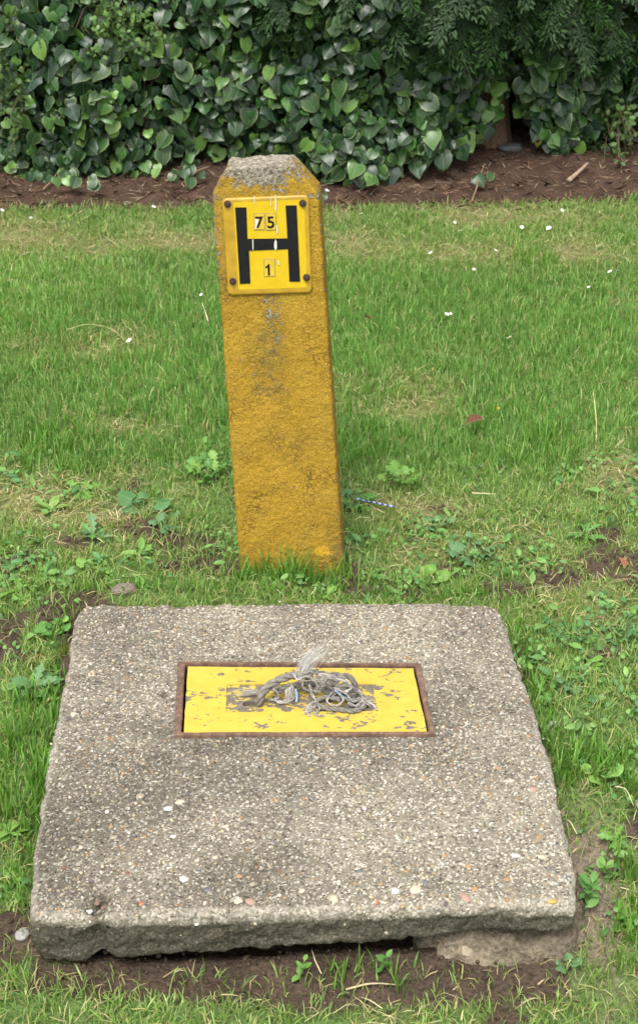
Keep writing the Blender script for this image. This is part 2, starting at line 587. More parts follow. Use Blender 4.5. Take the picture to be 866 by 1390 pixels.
def dry_mask(X, Y):
    P = np.stack([X, Y], 1)
    s = 0
    for px, py, rx, ry in DRY:
        s = np.maximum(s, blob(X, Y, px, py, rx, ry))
    return np.clip(s * (0.4 + fbm(P * 9, 41)) + 0.5 * sstep(fbm(P * 4.3, 44), 0.55, 0.75), 0, 1)

def bed_line(X):
    X = np.asarray(X, float)
    return BED_Y + (fbm(np.stack([X * 3.5, X * 0 + 2.2], 1), 9) - 0.5) * 0.16 + 0.05 * X

# ground: one sheet, fine under the camera, reaching far out
def axis(fine0, fine1, step, far):
    a = list(np.arange(fine0, fine1, step))
    v, d = a[-1], step
    while v < far: d *= 1.35; v += d; a.append(v)
    v, d = a[0], step
    while v > -far: d *= 1.35; v -= d; a.insert(0, v)
    return np.array(a)
gx = axis(-1.3, 1.3, 0.013, 150)
gy = axis(1.45, 5.6, 0.016, 150)
GX, GY = np.meshgrid(gx, gy)
X, Y = GX.ravel(), GY.ravel()
Z = ground_z(X, Y)
nx = len(gx)
ii = (np.arange(len(gy) - 1)[:, None] * nx + np.arange(nx - 1)[None]).ravel()
quads = np.stack([ii, ii + 1, ii + nx + 1, ii + nx], 1)
sm = soil_mask(X, Y); dm = dry_mask(X, Y)
PXY = np.stack([X, Y], 1)
soil = np.array([0.070, 0.050, 0.036])[None] * (0.55 + 0.9 * fbm(PXY * 30, 2))[:, None]
thatch = np.array([0.095, 0.150, 0.045])[None] * (0.6 + 0.8 * fbm(PXY * 22, 4))[:, None]
dry = np.array([0.24, 0.19, 0.095])[None]
bedc = np.array([0.070, 0.044, 0.031])[None] * (0.5 + 1.0 * fbm(PXY * 26, 8))[:, None]
c = thatch * (1 - dm[:, None] * 0.6) + dry * dm[:, None] * 0.6
k = sstep(sm, 0.3, 0.55)[:, None]
c = c * (1 - k) + soil * k
# pale washed sandy patch to the right of the slab's corner
sandy = np.clip(blob(X, Y, 803, 1172, .055, .16) * 1.4, 0, 1)[:, None]
c = c * (1 - sandy) + np.array([0.19, 0.155, 0.112])[None] * (0.7 + 0.6 * fbm(PXY * 40, 6))[:, None] * sandy
moss = (np.clip(blob(X, Y, 215, 712, .08, .03) + blob(X, Y, 75, 880, .04, .06), 0, 1) * sstep(fbm(PXY * 25, 66), .42, .6))[:, None]
c = c * (1 - moss * .8) + np.array([0.14, 0.15, 0.02]) * moss * .8
kb = sstep(Y, bed_line(X) - 0.03, bed_line(X) + 0.05)[:, None]
c = c * (1 - kb) + bedc * kb
ground = link('ground', np_mesh('ground', np.stack([X, Y, Z], 1), quads, c, smooth=True), M_GROUND)
tag(ground, 'uneven lawn ground with bare brown earth patches', kind='structure')

def gz(x, y):
    return float(ground_z(np.array([x]), np.array([y]))[0])

# ------------------------------------------------------------------ concrete slab
FO = [G(x, y, ZT)[:2] for x, y in ((242, 900), (571, 902.5), (590, 1000), (237, 1001.5))]
FI = [G(x, y, ZT)[:2] for x, y in ((251.5, 903.5), (563, 906), (582, 995.5), (246.5, 996.5))]
FM = [(a + b) / 2 for a, b in zip(FO, FI)]
slab_t = empty('concrete_slab', (SC[0], SC[1], 0.0), 'weathered grey concrete slab with exposed pebbles round a yellow iron cover', 'slab')
SL = np.array([SC[0], SC[1], 0.0])
bm = bmesh.new()
top, bot = [], []
for i, p in enumerate(SLAB):
    top.append(bm.verts.new((p[0], p[1], ZT)))
    u = (p[0] - SLAB[0][0]) / (SLAB[20][0] - SLAB[0][0])
    q = SC + (p - SC) * 0.985
    bot.append(bm.verts.new((q[0], q[1], 0.000 + 0.040 * min(max(u, 0), 1) ** 0.8 + random.uniform(-0.006, 0.006))))
bm.faces.new(top[::-1] if False else top)
bm.faces.new(bot[::-1])
n = len(top)
for i in range(n):
    j = (i + 1) % n
    bm.faces.new((top[j], top[i], bot[i], bot[j]))
bmesh.ops.recalc_face_normals(bm, faces=bm.faces[:])
es = [e for e in bm.edges if all(v in top for v in e.verts)]
bmesh.ops.bevel(bm, geom=es, offset=0.016, segments=4, affect='EDGES', profile=0.5)
sm_src = bm_mesh('slab_body', bm)
slab_me = remeshed(sm_src, 0.0042)
V, NV = get_vn(slab_me)
edge = np.zeros(len(V))
ex = np.min([np.hypot(V[:, 0] - (a[0] + (b[0] - a[0]) * s), V[:, 1] - (a[1] + (b[1] - a[1]) * s))
             for a, b in zip(SLAB, SLAB[1:] + SLAB[:1]) for s in np.linspace(0, 1, 14)], axis=0)
edgek = 1 - sstep(ex, 0.0, 0.035)
front = 1 - sstep(V[:, 1], YF + 0.01, YF + 0.05)
d = (fbm(V * 9, 1) - .5) * .006 + (fbm(V * 60, 2) - .5) * .0035 + (fbm(V * 170, 3, 2) - .5) * .0022
d += edgek * ((fbm(V * 28, 4) - .5) * .010 + (fbm(V * 70, 14) - .5) * .008)
low = 1 - sstep(V[:, 2], 0.02, 0.07)
d += front * low * (fbm(V * np.array([22, 22, 30]), 6) - .45) * .012 + front * (fbm(V * 110, 16) - .5) * .006
# knocked-out corner where pebbles lie loose, and a few small pits
def pit(px, py, r, dep):
    c = G(px, py, ZT)
    return -dep * np.exp(-((V[:, 0] - c[0]) ** 2 + (V[:, 1] - c[1]) ** 2) / r ** 2)
d += pit(139, 1214, .012, .020) + pit(128, 1222, .012, .018) + pit(134, 1236, .016, .016)
for px, py, r in ((222, 941, .012), (204, 1105, .004), (236, 945, .006), (629, 857, .006), (625, 948, .006), (533, 1220, .004), (300, 1215, .005), (335, 1212, .006), (700, 1190, .004), (225, 880, .005)):
    d += pit(px, py, r, .006)
V2 = V + NV * d[:, None]
hole = in_poly(V[:, 0], V[:, 1], FM) & (V[:, 2] > 0.05)
V2[hole, 2] = 0.052
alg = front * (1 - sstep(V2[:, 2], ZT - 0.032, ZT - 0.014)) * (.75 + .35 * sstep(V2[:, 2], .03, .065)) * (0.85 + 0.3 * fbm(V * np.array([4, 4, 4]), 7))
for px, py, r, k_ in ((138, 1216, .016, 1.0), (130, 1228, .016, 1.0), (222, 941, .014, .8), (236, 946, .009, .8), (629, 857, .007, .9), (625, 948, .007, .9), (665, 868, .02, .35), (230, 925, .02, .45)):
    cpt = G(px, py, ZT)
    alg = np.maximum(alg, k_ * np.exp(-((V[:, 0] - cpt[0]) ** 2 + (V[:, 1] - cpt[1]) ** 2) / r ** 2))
set_v(slab_me, V2 - SL)
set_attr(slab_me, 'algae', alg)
set_attr(slab_me, 'rim', (.35 + 1.0 * fbm(V * 14, 23)) * (1 - sstep(ex, .002, .026)) * sstep(V2[:, 2], ZT - .030, ZT - .012))
smooth_all(slab_me)
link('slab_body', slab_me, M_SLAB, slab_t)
bvh = BVHTree.FromPolygons([Vector(v) for v in V2], [tuple(p.vertices) for p in slab_me.polygons])

def slab_hit(x, y, zdef=ZT):
    h = bvh.ray_cast(Vector((x, y, 1.0)), Vector((0, 0, -1)))
    return (h[0].z, h[1]) if h[0] is not None else (zdef, Vector((0, 0, 1)))

# stones set in its surface
def ico(sub, seed, squash=0.55, rough=0.25):
    b = bmesh.new()
    bmesh.ops.create_icosphere(b, subdivisions=sub, radius=1.0)
    v = np.array([x.co[:] for x in b.verts]); f = np.array([[x.index for x in q.verts] for q in b.faces])
    b.free()
    v = v * (1 + rough * (fbm(v * 1.3 + 9 + seed * 3.7, seed, 2) - .5) * 2)[:, None]
    v = v * np.array([1.0, 0.72 + .1 * math.sin(seed * 2.1), squash])
    return v, f
STONE_COLS = np.array([.87, .82, .74]) * np.array([(.52, .47, .36), (.60, .57, .50), (.43, .36, .24), (.36, .22, .11), (.46, .28, .14), (.19, .18, .17), (.12, .13, .16), (.30, .26, .20), (.24, .20, .15), (.70, .68, .63), (.33, .16, .10)])
SW = np.array([.2, .15, .14, .05, .04, .10, .04, .13, .09, .04, .02]); SW = SW / SW.sum()
lo, hi = np.min(SLAB, 0), np.max(SLAB, 0)
pts = RNG.uniform(lo, hi, (22000, 2))
keep = in_poly(pts[:, 0], pts[:, 1], [SC + (p - SC) * 0.998 for p in SLAB]) & ~in_poly(pts[:, 0], pts[:, 1], [np.mean(FO, 0) + (p - np.mean(FO, 0)) * 1.02 for p in FO])
pts = pts[keep]
pts = pts[fbm(pts * 9, 77) + RNG.uniform(-.25, .25, len(pts)) > 0.42][:9000]
for vi in range(3):
    tv, tf = ico(1, vi + 1)
    sub = pts[vi::3]
    kz = len(sub)
    size = 0.0010 + 0.0030 * RNG.random(kz) ** 3.8
    hits = [slab_hit(x, y) for x, y in sub]
    pos = np.array([(x, y, h[0] + s * 0.02) for (x, y), h, s in zip(sub, hits, size)]) - SL
    nr = np.array([h[1][:] for h in hits]) + RNG.normal(0, .25, (kz, 3))
    M = frames(nr, RNG.normal(0, 1, (kz, 3)), size, pos)
    cc = STONE_COLS[RNG.choice(len(STONE_COLS), kz, p=SW)] * RNG.uniform(.65, 1.1, (kz, 1))
    VV, TT, CC, _ = bulk(tv, tf, M, np.repeat(cc[:, None], len(tv), 1))
    o = link('fine_aggregate', np_mesh('fine_aggregate', VV, TT, CC, smooth=True), M_STONE, slab_t)
    tag(o, kind='stuff')
# larger single pebbles; (px, py, half-length in m, colour)
W_, C_, O_, B_, T_, P_ = (.56, .54, .50), (.48, .42, .31), (.36, .22, .11), (.14, .15, .17), (.33, .28, .21), (.35, .23, .18)
PEB = [(228, 1098, .009, W_), (236, 1136, .007, W_), (146, 1101, .006, W_), (250, 1192, .009, W_), (267, 1238, .005, W_), (119, 1232, .010, W_), (307, 1122, .006, C_), (190, 1080, .009, T_),
       (101, 970, .008, C_), (326, 1190, .008, O_), (343, 1200, .008, T_), (341, 1223, .011, P_), (324, 1221, .010, C_), (193, 1226, .008, (.42, .15, .08)), (410, 1208, .008, C_), (293, 1164, .006, C_),
       (564, 1206, .012, C_), (536, 1208, .009, W_), (577, 1197, .007, B_), (643, 1207, .010, O_), (635, 1174, .008, O_), (631, 1218, .011, P_), (749, 1222, .009, (.50, .32, .08)), (732, 1137, .008, O_),
       (722, 1072, .010, P_), (551, 1181, .006, O_), (603, 1160, .005, O_), (489, 1182, .006, B_), (510, 1223, .006, (.36, .14, .08)), (645, 1126, .006, W_), (688, 1193, .009, O_), (677, 1042, .006, O_),
       (717, 1000, .007, O_), (693, 1060, .007, C_), (450, 1043, .005, W_), (494, 1097, .006, W_), (453, 1221, .010, C_), (600, 1171, .006, W_), (587, 1144, .005, C_), (520, 1154, .005, T_),
       (271, 1183, .006, B_), (282, 1208, .007, B_), (370, 1145, .007, (.20, .20, .21)), (450, 1218, .008, T_), (152, 1122, .005, O_), (212, 1062, .005, C_), (245, 1089, .009, C_), (375, 1086, .006, O_),
       (130, 1213, .007, (.20, .14, .10)), (140, 1215, .006, (.28, .17, .11)), (134, 1223, .006, (.30, .27, .23)), (144, 1222, .005, (.16, .11, .08)), (126, 1246, .007, (.16, .13, .10)), (616, 1066, .006, P_), (660, 1070, .005, O_),
       (700, 1160, .009, (.45, .43, .40)), (668, 1228, .006, T_), (746, 1180, .006, B_), (771, 1191, .006, B_), (735, 1163, .008, C_), (110, 1150, .006, C_), (160, 1190, .005, T_)]
pmesh = {}
for i, (px, py, s, colr) in enumerate(PEB):
    key = (i % 4, colr)
    if key not in pmesh:
        tv, tf = ico(1, 10 + i % 4, 0.5, 0.3)
        pmesh[key] = np_mesh('pebble', tv, tf, np.tile(colr, (len(tv), 1)), smooth=True)
    p = G(px, py, ZT)
    z, nrm = slab_hit(p[0], p[1])
    o = link('pebble', pmesh[key], M_STONE, slab_t, (p[0] - SC[0], p[1] - SC[1], z - s * .13))
    q = random.uniform(0.8, 1.1)
    o.scale = (s * q, s * random.uniform(.8, 1.15), s * .62)
    o.rotation_euler = (random.uniform(-.15, .15), random.uniform(-.15, .15), random.uniform(0, 6.28))

# iron frame let into the slab
def quad_ring(o4, i4, ztop, zin, zout):
    V = []
    for p in o4: V.append((p[0], p[1], zout))
    for p in o4: V.append((p[0], p[1], ztop))
    for p in i4: V.append((p[0], p[1], ztop))
    for p in i4: V.append((p[0], p[1], zin))
    Q = []
    for a in range(3):
        for i in range(4):
            j = (i + 1) % 4
            Q.append((a * 4 + i, a * 4 + j, a * 4 + 4 + j, a * 4 + 4 + i))
    return V, Q
def solid(name, V, Q, mat, parent, off, bevel=0.0, cuts=0, rough=0.0):
    b = bmesh.new()
    vs = [b.verts.new(v) for v in V]
    for q in Q: b.faces.new([vs[i] for i in q])
    bmesh.ops.recalc_face_normals(b, faces=b.faces[:])
    if bevel:
        es = [e for e in b.edges if len(e.link_faces) == 2 and e.calc_face_angle(0) > 0.5]
        bmesh.ops.bevel(b, geom=es, offset=bevel, segments=2, affect='EDGES')
    if cuts:
        es = [e for e in b.edges if e.calc_length() > 0.02]
        bmesh.ops.subdivide_edges(b, edges=es, cuts=cuts, use_grid_fill=True)
    if rough:
        P = np.array([v.co[:] for v in b.verts])
        dd = np.stack([fbm(P * 60, s) - .5 for s in (1, 5, 9)], 1) * rough * 2
        for v, x in zip(b.verts, dd): v.co += Vector(x)
    for v in b.verts: v.co -= Vector(off)
    return link(name, bm_mesh(name, b), mat, parent)
V_, Q_ = quad_ring(FO, FI, ZT + .0045, ZT - .036, ZT - .012)
b_ = solid('cover_frame', V_, Q_, M_RUST, slab_t, SL, 0.0012, 14, 0.0012)
# shaft floor under the lid
fc = np.mean(FI, 0)
V_ = [(p[0], p[1], ZT - .033) for p in FI]
solid('shaft_floor', V_, [(0, 1, 2, 3)], M_DARK, slab_t, SL)

# broken mortar footing that shows under the slab's right front corner
ft_src = bmesh.new()
fpx = [(560, 1268, .9), (640, 1262, 1), (720, 1258, 1), (790, 1240, 1), (800, 1262, 1), (770, 1290, 1), (690, 1298, .9), (600, 1292, .8)]
tv_, bv_ = [], []
for (px, py, h_) in fpx:
    p = G(px, py, 0.0)
    tv_.append(ft_src.verts.new((p[0], p[1] + (0.07 if py < 1270 else .015), 0.036 if py < 1270 else 0.004)))
    bv_.append(ft_src.verts.new((p[0] * 1.02, p[1] - (0 if py < 1270 else .02), -0.06)))
ft_src.faces.new(tv_); ft_src.faces.new(bv_[::-1])
for i in range(len(tv_)):
    j = (i + 1) % len(tv_)
    ft_src.faces.new((tv_[j], tv_[i], bv_[i], bv_[j]))
bmesh.ops.recalc_face_normals(ft_src, faces=ft_src.faces[:])
fm = remeshed(bm_mesh('footing', ft_src), 0.005)
V, NV = get_vn(fm)
V += NV * ((fbm(V * 18, 5) - .5) * .035 + (fbm(V * 55, 6) - .5) * .022)[:, None]
cF = V.mean(0)
set_v(fm, V - cF); smooth_all(fm)
cl = np.array([.17, .14, .10]) * (.35 + 1.3 * fbm(V * 34, 4))[:, None]
a = fm.color_attributes.new('Col', 'FLOAT_COLOR', 'POINT')
a.data.foreach_set('color', np.concatenate([cl, np.ones((len(cl), 1))], 1).astype(np.float32).ravel())
o = link('mortar_footing', fm, M_GROUND, None, cF)
tag(o, 'crumbling sandy mortar footing under the right front corner of the slab', 'footing')

# ------------------------------------------------------------------ hydrant cover
LID = [G(x, y, ZT + .002)[:2] for x, y in ((255.5, 905.5), (560.5, 908), (579, 993.5), (250, 995))]
PAN = [G(x, y, ZT + .002)[:2] for x, y in ((308, 929), (505, 929), (513, 966), (307, 967))]
lc = np.mean(LID, 0)
lid_t = empty('hydrant_cover', (lc[0], lc[1], ZT - .03), 'chipped bright yellow iron lid in rusty frame, rope tangled on it', 'cover')
LO = np.array([lc[0], lc[1], ZT - .03])
ZL = ZT + .0030
def ring_fill(b, loops, z):
    es, vv = [], []
    for lp in loops:
        vs = [b.verts.new((p[0], p[1], z)) for p in lp]
        vv.append(vs)
        for i in range(len(vs)): es.append(b.edges.new((vs[i], vs[(i + 1) % len(vs)])))
    bmesh.ops.triangle_fill(b, use_beauty=True, use_dissolve=False, edges=es)
    for lp in loops[1:]:
        fs = list(b.faces)
        C_ = np.array([f.calc_center_median()[:2] for f in fs])
        ins = in_poly(C_[:, 0], C_[:, 1], lp)
        bmesh.ops.delete(b, geom=[f for f, i in zip(fs, ins) if i], context='FACES_ONLY')
    return vv
def skirt(b, vs, dz):
    lo_ = [b.verts.new((v.co.x, v.co.y, v.co.z + dz)) for v in vs]
    for i in range(len(vs)):
        j = (i + 1) % len(vs)
        b.faces.new((vs[i], vs[j], lo_[j], lo_[i]))
def wobble(quad, nper, amp, seed):
    out = []
    for i in range(4):
        a, c = np.array(quad[i]), np.array(quad[(i + 1) % 4])
        nrm = np.array([(c - a)[1], -(c - a)[0]]); nrm /= np.linalg.norm(nrm)
        for s in np.arange(nper) / nper:
            p = a + (c - a) * s
            k = 0 if s == 0 else (fbm(np.array([[s * 9 + i * 7.1, 3.3, 1.0]]), seed)[0] - .5) * amp
            out.append(p + nrm * k)
    return out
def oval(px, py, rx, ry, nseg=18):
    c = G(px, py, ZL)[:2]
    return [c + np.array([rx * math.copysign(abs(math.cos(t)) ** .7, math.cos(t)), ry * math.copysign(abs(math.sin(t)) ** .7, math.sin(t))]) for t in np.linspace(0, 2 * np.pi, nseg, endpoint=False)]
b = bmesh.new()
lidw = wobble(LID, 16, .0035, 3); panw = wobble(PAN, 12, .003, 8)
vv = ring_fill(b, [lidw, panw], ZL)
skirt(b, vv[0], -.018); skirt(b, vv[1], -.0035)
bmesh.ops.recalc_face_normals(b, faces=b.faces[:])
for v in b.verts: v.co -= Vector(LO)
link('lid_plate', bm_mesh('lid_plate', b), M_LID, lid_t)
b = bmesh.new()
vv = ring_fill(b, [panw, oval(340, 954, .0125, .0065), oval(494, 958, .0105, .0052)], ZL - .0022)
skirt(b, vv[1], -.014); skirt(b, vv[2], -.014)
bmesh.ops.recalc_face_normals(b, faces=b.faces[:])
for v in b.verts: v.co -= Vector(LO)
link('keyhole_panel', bm_mesh('keyhole_panel', b), M_PANEL, lid_t)
V_ = [(p[0], p[1], ZL - .016) for p in PAN]
solid('keyhole_bottom', V_, [(0, 1, 2, 3)], M_DARK, lid_t, LO)

# ------------------------------------------------------------------ frayed rope on the lid
kc = G(420, 945, ZT)
rope_t = empty('frayed_rope', (kc[0], kc[1], ZT), 'knotted grey frayed rope threaded through the yellow lid, white tuft upright', 'rope')
RO = np.array([kc[0], kc[1], ZT])
def RP(px, py, h):
    """a point h above the lid, straight over where the eye sees it at (px, py)"""
    return G(px, py, ZL + h)
def rpath(pts, n):
    return catmull([RP(*p) for p in pts], n) - RO
GREY = np.array([.165, .152, .132])
def rope_mesh(P, r, turns_per_m=75, col=GREY, strands=3):
    T, U, Wv = path_frames(P)
    s = np.concatenate([[0], np.cumsum(np.linalg.norm(np.diff(P, axis=0), axis=1))])
    parts, cols = [], []
    for k in range(strands):
        ph = s * turns_per_m * 2 * np.pi / 3 + k * 2 * np.pi / strands
        Q = P + r * .52 * (np.cos(ph)[:, None] * U + np.sin(ph)[:, None] * Wv)
        v, f = tube(Q, r * .56, 6)
        parts.append((v, f)); cols.append(col * (.35 + 1.3 * fbm(v * 150, 3 + k))[:, None])
    V, Fc = join(parts)
    return np_mesh('rope', V, Fc, np.concatenate(cols), smooth=True)
def rope(name, pts, r, n=70, tw=75, col=GREY, strands=3):
    return link(name, rope_mesh(rpath(pts, n), r, tw, col, strands), M_ROPE, rope_t)
rope('rope_arch', [(352, 961, -.012), (352, 952, .008), (357, 940, .022), (368, 929, .030), (384, 921, .034), (404, 916, .034), (424, 917, .030)], .0068, 90, 55, GREY * 1.1)
rope('rope_arch', [(376, 940, .010), (386, 934, .020), (400, 930, .022), (418, 928, .022), (436, 930, .016)], .0050, 60, 60, GREY * .8)
knots = [
    [(405, 922, .032), (425, 918, .040), (445, 921, .038), (455, 929, .024), (440, 935, .016), (420, 930, .022), (415, 921, .036)],
    [(430, 925, .030), (446, 931, .034), (456, 938, .018), (448, 945, .010), (438, 938, .018), (445, 928, .038), (462, 926, .032)],
    [(440, 926, .034), (455, 920, .042), (466, 926, .036), (470, 938, .020), (462, 946, .010), (455, 938, .022), (460, 924, .038)],
    [(458, 928, .032), (470, 922, .036), (480, 930, .030), (484, 942, .014), (478, 950, .006), (468, 944, .016), (466, 932, .026)],
    [(452, 948, .010), (462, 938, .022), (474, 936, .024), (486, 944, .014), (490, 952, .006), (480, 956, .006), (466, 952, .010)],
]
for i, kp in enumerate(knots):
    kp = [(a_, b_ - 5, c_) for a_, b_, c_ in kp]
    rope('rope_knot', kp, .0042 + .0006 * (i % 2), 70, 70, GREY * (.85 + .12 * (i % 3)))
rope('rope_loop', [(462, 950, .012), (446, 946, .010), (434, 949, .006), (431, 956, .0045), (441, 961, .004), (458, 963, .004), (478, 965, .004), (490, 962, .0045), (494, 955, .005), (486, 950, .010)], .0042, 110, 80, GREY * 1.1)
loose = [
    [(396, 928, .030), (398, 936, .022), (396, 946, .010), (384, 952, .004), (370, 950, .003), (362, 948, .004)],
    [(410, 922, .036), (412, 934, .020), (424, 938, .010), (440, 938, .010), (452, 934, .016), (464, 942, .014)],
    [(420, 930, .030), (424, 944, .010), (430, 953, .004), (424, 962, .003), (414, 968, .003)],
    [(428, 952, .006), (420, 958, .006), (416, 964, .003), (420, 972, .002)],
    [(430, 952, .006), (434, 962, .004), (428, 970, .002), (440, 972, .002)],
    [(372, 936, .030), (378, 944, .012), (374, 950, .004), (384, 954, .003), (396, 950, .004), (402, 938, .016)],
    [(450, 940, .020), (444, 952, .008), (456, 958, .006), (466, 950, .012), (460, 942, .018)],
    [(486, 948, .010), (500, 953, .004), (508, 958, .002), (512, 964, .001)],
    [(486, 936, .024), (492, 948, .012), (484, 958, .006), (472, 954, .010)],
    [(455, 934, .026), (470, 942, .022), (478, 952, .010), (490, 950, .008)],
    [(398, 914, .044), (404, 922, .040), (416, 918, .042), (424, 922, .036), (432, 932, .020)],
    [(432, 916, .042), (444, 916, .042), (456, 922, .036), (470, 924, .034), (476, 934, .022), (468, 940, .020)],
]
for i, lp in enumerate(loose):
    rope('loose_strand', lp, .0018 + .0004 * (i % 3), 46, 110, np.array([.33, .31, .28]) * (.85 + .1 * (i % 4)), 2)
def fray(name, base, tips, nh, spread, r, col, seed):
    rg = np.random.default_rng(seed)
    parts, cols = [], []
    for i in range(nh):
        tpt = np.array(tips[rg.integers(len(tips))]) + rg.normal(0, 1, 3) * spread
        bpt = np.array(base) + rg.normal(0, .0025, 3)
        tpt = bpt + (tpt - bpt) * rg.uniform(.45, 1.05)
        side = (tpt - bpt) * np.array([-.22, 0, .10])
        mid = bpt + (tpt - bpt) * .4 + side + rg.normal(0, 1, 3) * spread * .5
        m2 = bpt + (tpt - bpt) * .75 + side * .6 + rg.normal(0, 1, 3) * spread * .6
        v, f = tube(catmull([bpt, mid, m2, tpt], 7), np.linspace(r, r * .35, 7), 3)
        parts.append((v, f)); cols.append(np.tile(col * rg.uniform(.7, 1.15), (len(v), 1)))
    V, Fc = join(parts)
    o = link(name, np_mesh(name, V - RO, Fc, np.concatenate(cols)), M_ROPE, rope_t)
    return tag(o, kind='stuff')
tag(fray('frayed_tuft', RP(408, 922, .036), [RP(443, 872, .085), RP(434, 878, .078), RP(440, 884, .076), RP(420, 892, .060), RP(428, 884, .078), RP(412, 902, .05), RP(438, 876, .082)], 190, .0065, .00037, np.array([.60, .58, .54]), 4), 'pale frayed tuft of rope fibres pointing up')
fray('frayed_end', RP(350, 940, .010), [RP(313, 938, .003), RP(318, 942, .003), RP(322, 936, .004)], 34, .0022, .0005, np.array([.50, .46, .39]), 5)
fray('frayed_end', RP(422, 955, .005), [RP(410, 966, .002), RP(418, 972, .002), RP(428, 970, .002)], 40, .004, .0005, np.array([.52, .48, .42]), 6)
fray('frayed_end', RP(492, 950, .008), [RP(508, 955, .003), RP(502, 962, .002), RP(506, 948, .006)], 34, .004, .0005, np.array([.48, .44, .37]), 7)
fray('frayed_end', RP(392, 935, .022), [RP(388, 952, .003), RP(396, 954, .003)], 30, .003, .0005, np.array([.56, .53, .48]), 8)
fray('frayed_end', RP(440, 924, .040), [RP(445, 905, .055), RP(470, 920, .045), RP(400, 915, .05), RP(485, 932, .03), RP(425, 945, .01)], 60, .008, .0003, np.array([.5, .47, .42]), 9)
def ribbon(pts, wd):
    P = rpath(pts, 12)
    T, U, Wv = path_frames(P)
    V = np.concatenate([P + Wv * wd, P - Wv * wd]); n_ = len(P)
    f = [(i, i + 1, n_ + i + 1, n_ + i) for i in range(n_ - 1)]
    return np_mesh('blue_fibre', V, f)
o = link('blue_fibre', ribbon([(401, 935, .026), (403, 944, .014), (402, 953, .003)], .0016), M_BLUE, rope_t); o['label'] = 'flat strip of blue twine hanging from the knot'
link('blue_fibre', ribbon([(396, 938, .020), (392, 947, .010), (390, 953, .003)], .0011), M_BLUE, rope_t)
link('blue_fibre', ribbon([(454, 936, .034), (462, 943, .032), (470, 947, .024), (482, 949, .018)], .0012), M_BLUE, rope_t)
# ------------------------------------------------------------------ hydrant marker post
O3 = G(393, 778, 0.045)
A_Y, A_B = R(3.0), R(4.0)
nrm = np.array([-math.sin(A_Y) * math.cos(A_B), -math.cos(A_Y) * math.cos(A_B), math.sin(A_B)])
def on_post(px, py, off=0.0):
    d = ray(px, py)
    t = ((O3 + nrm * off - CAM) @ nrm) / (d @ nrm)
    return CAM + d * t
shm = (on_post(288, 264) + on_post(429, 265)) / 2
ez = shm - O3; ez /= np.linalg.norm(ez)
ey = -nrm
ex_ = np.cross(ey, ez)
RM = Matrix(((ex_[0], ey[0], ez[0], O3[0]), (ex_[1], ey[1], ez[1], O3[1]), (ex_[2], ey[2], ez[2], O3[2]), (0, 0, 0, 1)))
def PL(px, py, off=0.0):
    """post-local (across, up) of a point seen on the post's front"""
    q = on_post(px, py, off) - O3
    return np.array([q @ ex_, q @ ez])
post_t = empty('hydrant_marker_post', (0, 0, 0), 'leaning ochre yellow concrete post with an H sign plate', 'marker post')
post_t.matrix_world = RM
DEP = 0.075
outl = [PL(325.5, 777), PL(467, 778), PL(433, 265), PL(397, 222), PL(308, 228), PL(288, 265)]
dl, dr = outl[5] - outl[0], outl[2] - outl[1]
outl[0] = outl[0] - dl * .18; outl[1] = outl[1] - dr * .18
HS = outl[2][1]; HT = outl[3][1]
b = bmesh.new()
fr = [b.verts.new((p[0], 0, p[1])) for p in outl]
bk = [b.verts.new((p[0], DEP, p[1])) for p in outl]
b.faces.new(fr); b.faces.new(bk[::-1])
for i in range(6):
    j = (i + 1) % 6
    b.faces.new((fr[j], fr[i], bk[i], bk[j]))
bmesh.ops.recalc_face_normals(b, faces=b.faces[:])
bmesh.ops.bevel(b, geom=b.edges[:], offset=0.003, segments=2, affect='EDGES')
pm = remeshed(bm_mesh('post_shaft', b), 0.0024)
V, NV = get_vn(pm)
xl = np.interp(V[:, 2], [outl[0][1], outl[5][1]], [outl[0][0], outl[5][0]])
xr = np.interp(V[:, 2], [outl[1][1], outl[2][1]], [outl[1][0], outl[2][0]])
el, er = V[:, 0] - xl, xr - V[:, 0]
topk = sstep(V[:, 2], HS - .002, HT - .004)
cx = 1 - sstep(np.abs(V[:, 0] - (outl[3][0] + outl[4][0]) / 2), .022, .062)
wear = .15 + .17 * sstep(fbm(V * 12, 19), .40, .66) + .15 * sstep(V[:, 2], HS - .03, HS + .005) + .40 * topk * (0.35 + .65 * cx)
wear = np.maximum(wear, .45 * (1 - sstep(el, .006, .024)) * sstep(V[:, 2], HS - .34, HS - .10))
wear = np.maximum(wear, .42 * (1 - sstep(er, .000, .008)))
wear = np.maximum(wear, .50 * np.exp(-((V[:, 2] - (HS - .002)) / .013) ** 2) * (1 - .45 * cx))
wear = np.maximum(wear, .34 * (1 - sstep(el, .0, .006)))
wear = np.maximum(wear, .42 * np.exp(-((V[:, 0] - PL(425, 395)[0]) / .016) ** 2 - ((V[:, 2] - PL(425, 395)[1]) / .014) ** 2))
wear = np.maximum(wear, .36 * np.exp(-((V[:, 0] - PL(300, 300)[0]) / .014) ** 2 - ((V[:, 2] - PL(300, 300)[1]) / .06) ** 2))
strk = np.exp(-((V[:, 0] - PL(372, 440)[0]) / .030) ** 2) * sstep(V[:, 2], HS - .42, HS - .22) * (1 - sstep(V[:, 2], HS - .13, HS - .11))
wear = np.maximum(wear, .14 + .33 * strk)
wear = np.maximum(wear, .34 * np.exp(-((V[:, 0] - PL(462, 690)[0]) / .008) ** 2 - ((V[:, 2] - PL(462, 690)[1]) / .010) ** 2))
wear = np.maximum(wear, .30 * np.exp(-((V[:, 0] - PL(330, 762)[0]) / .016) ** 2 - ((V[:, 2] - PL(330, 762)[1]) / .02) ** 2))
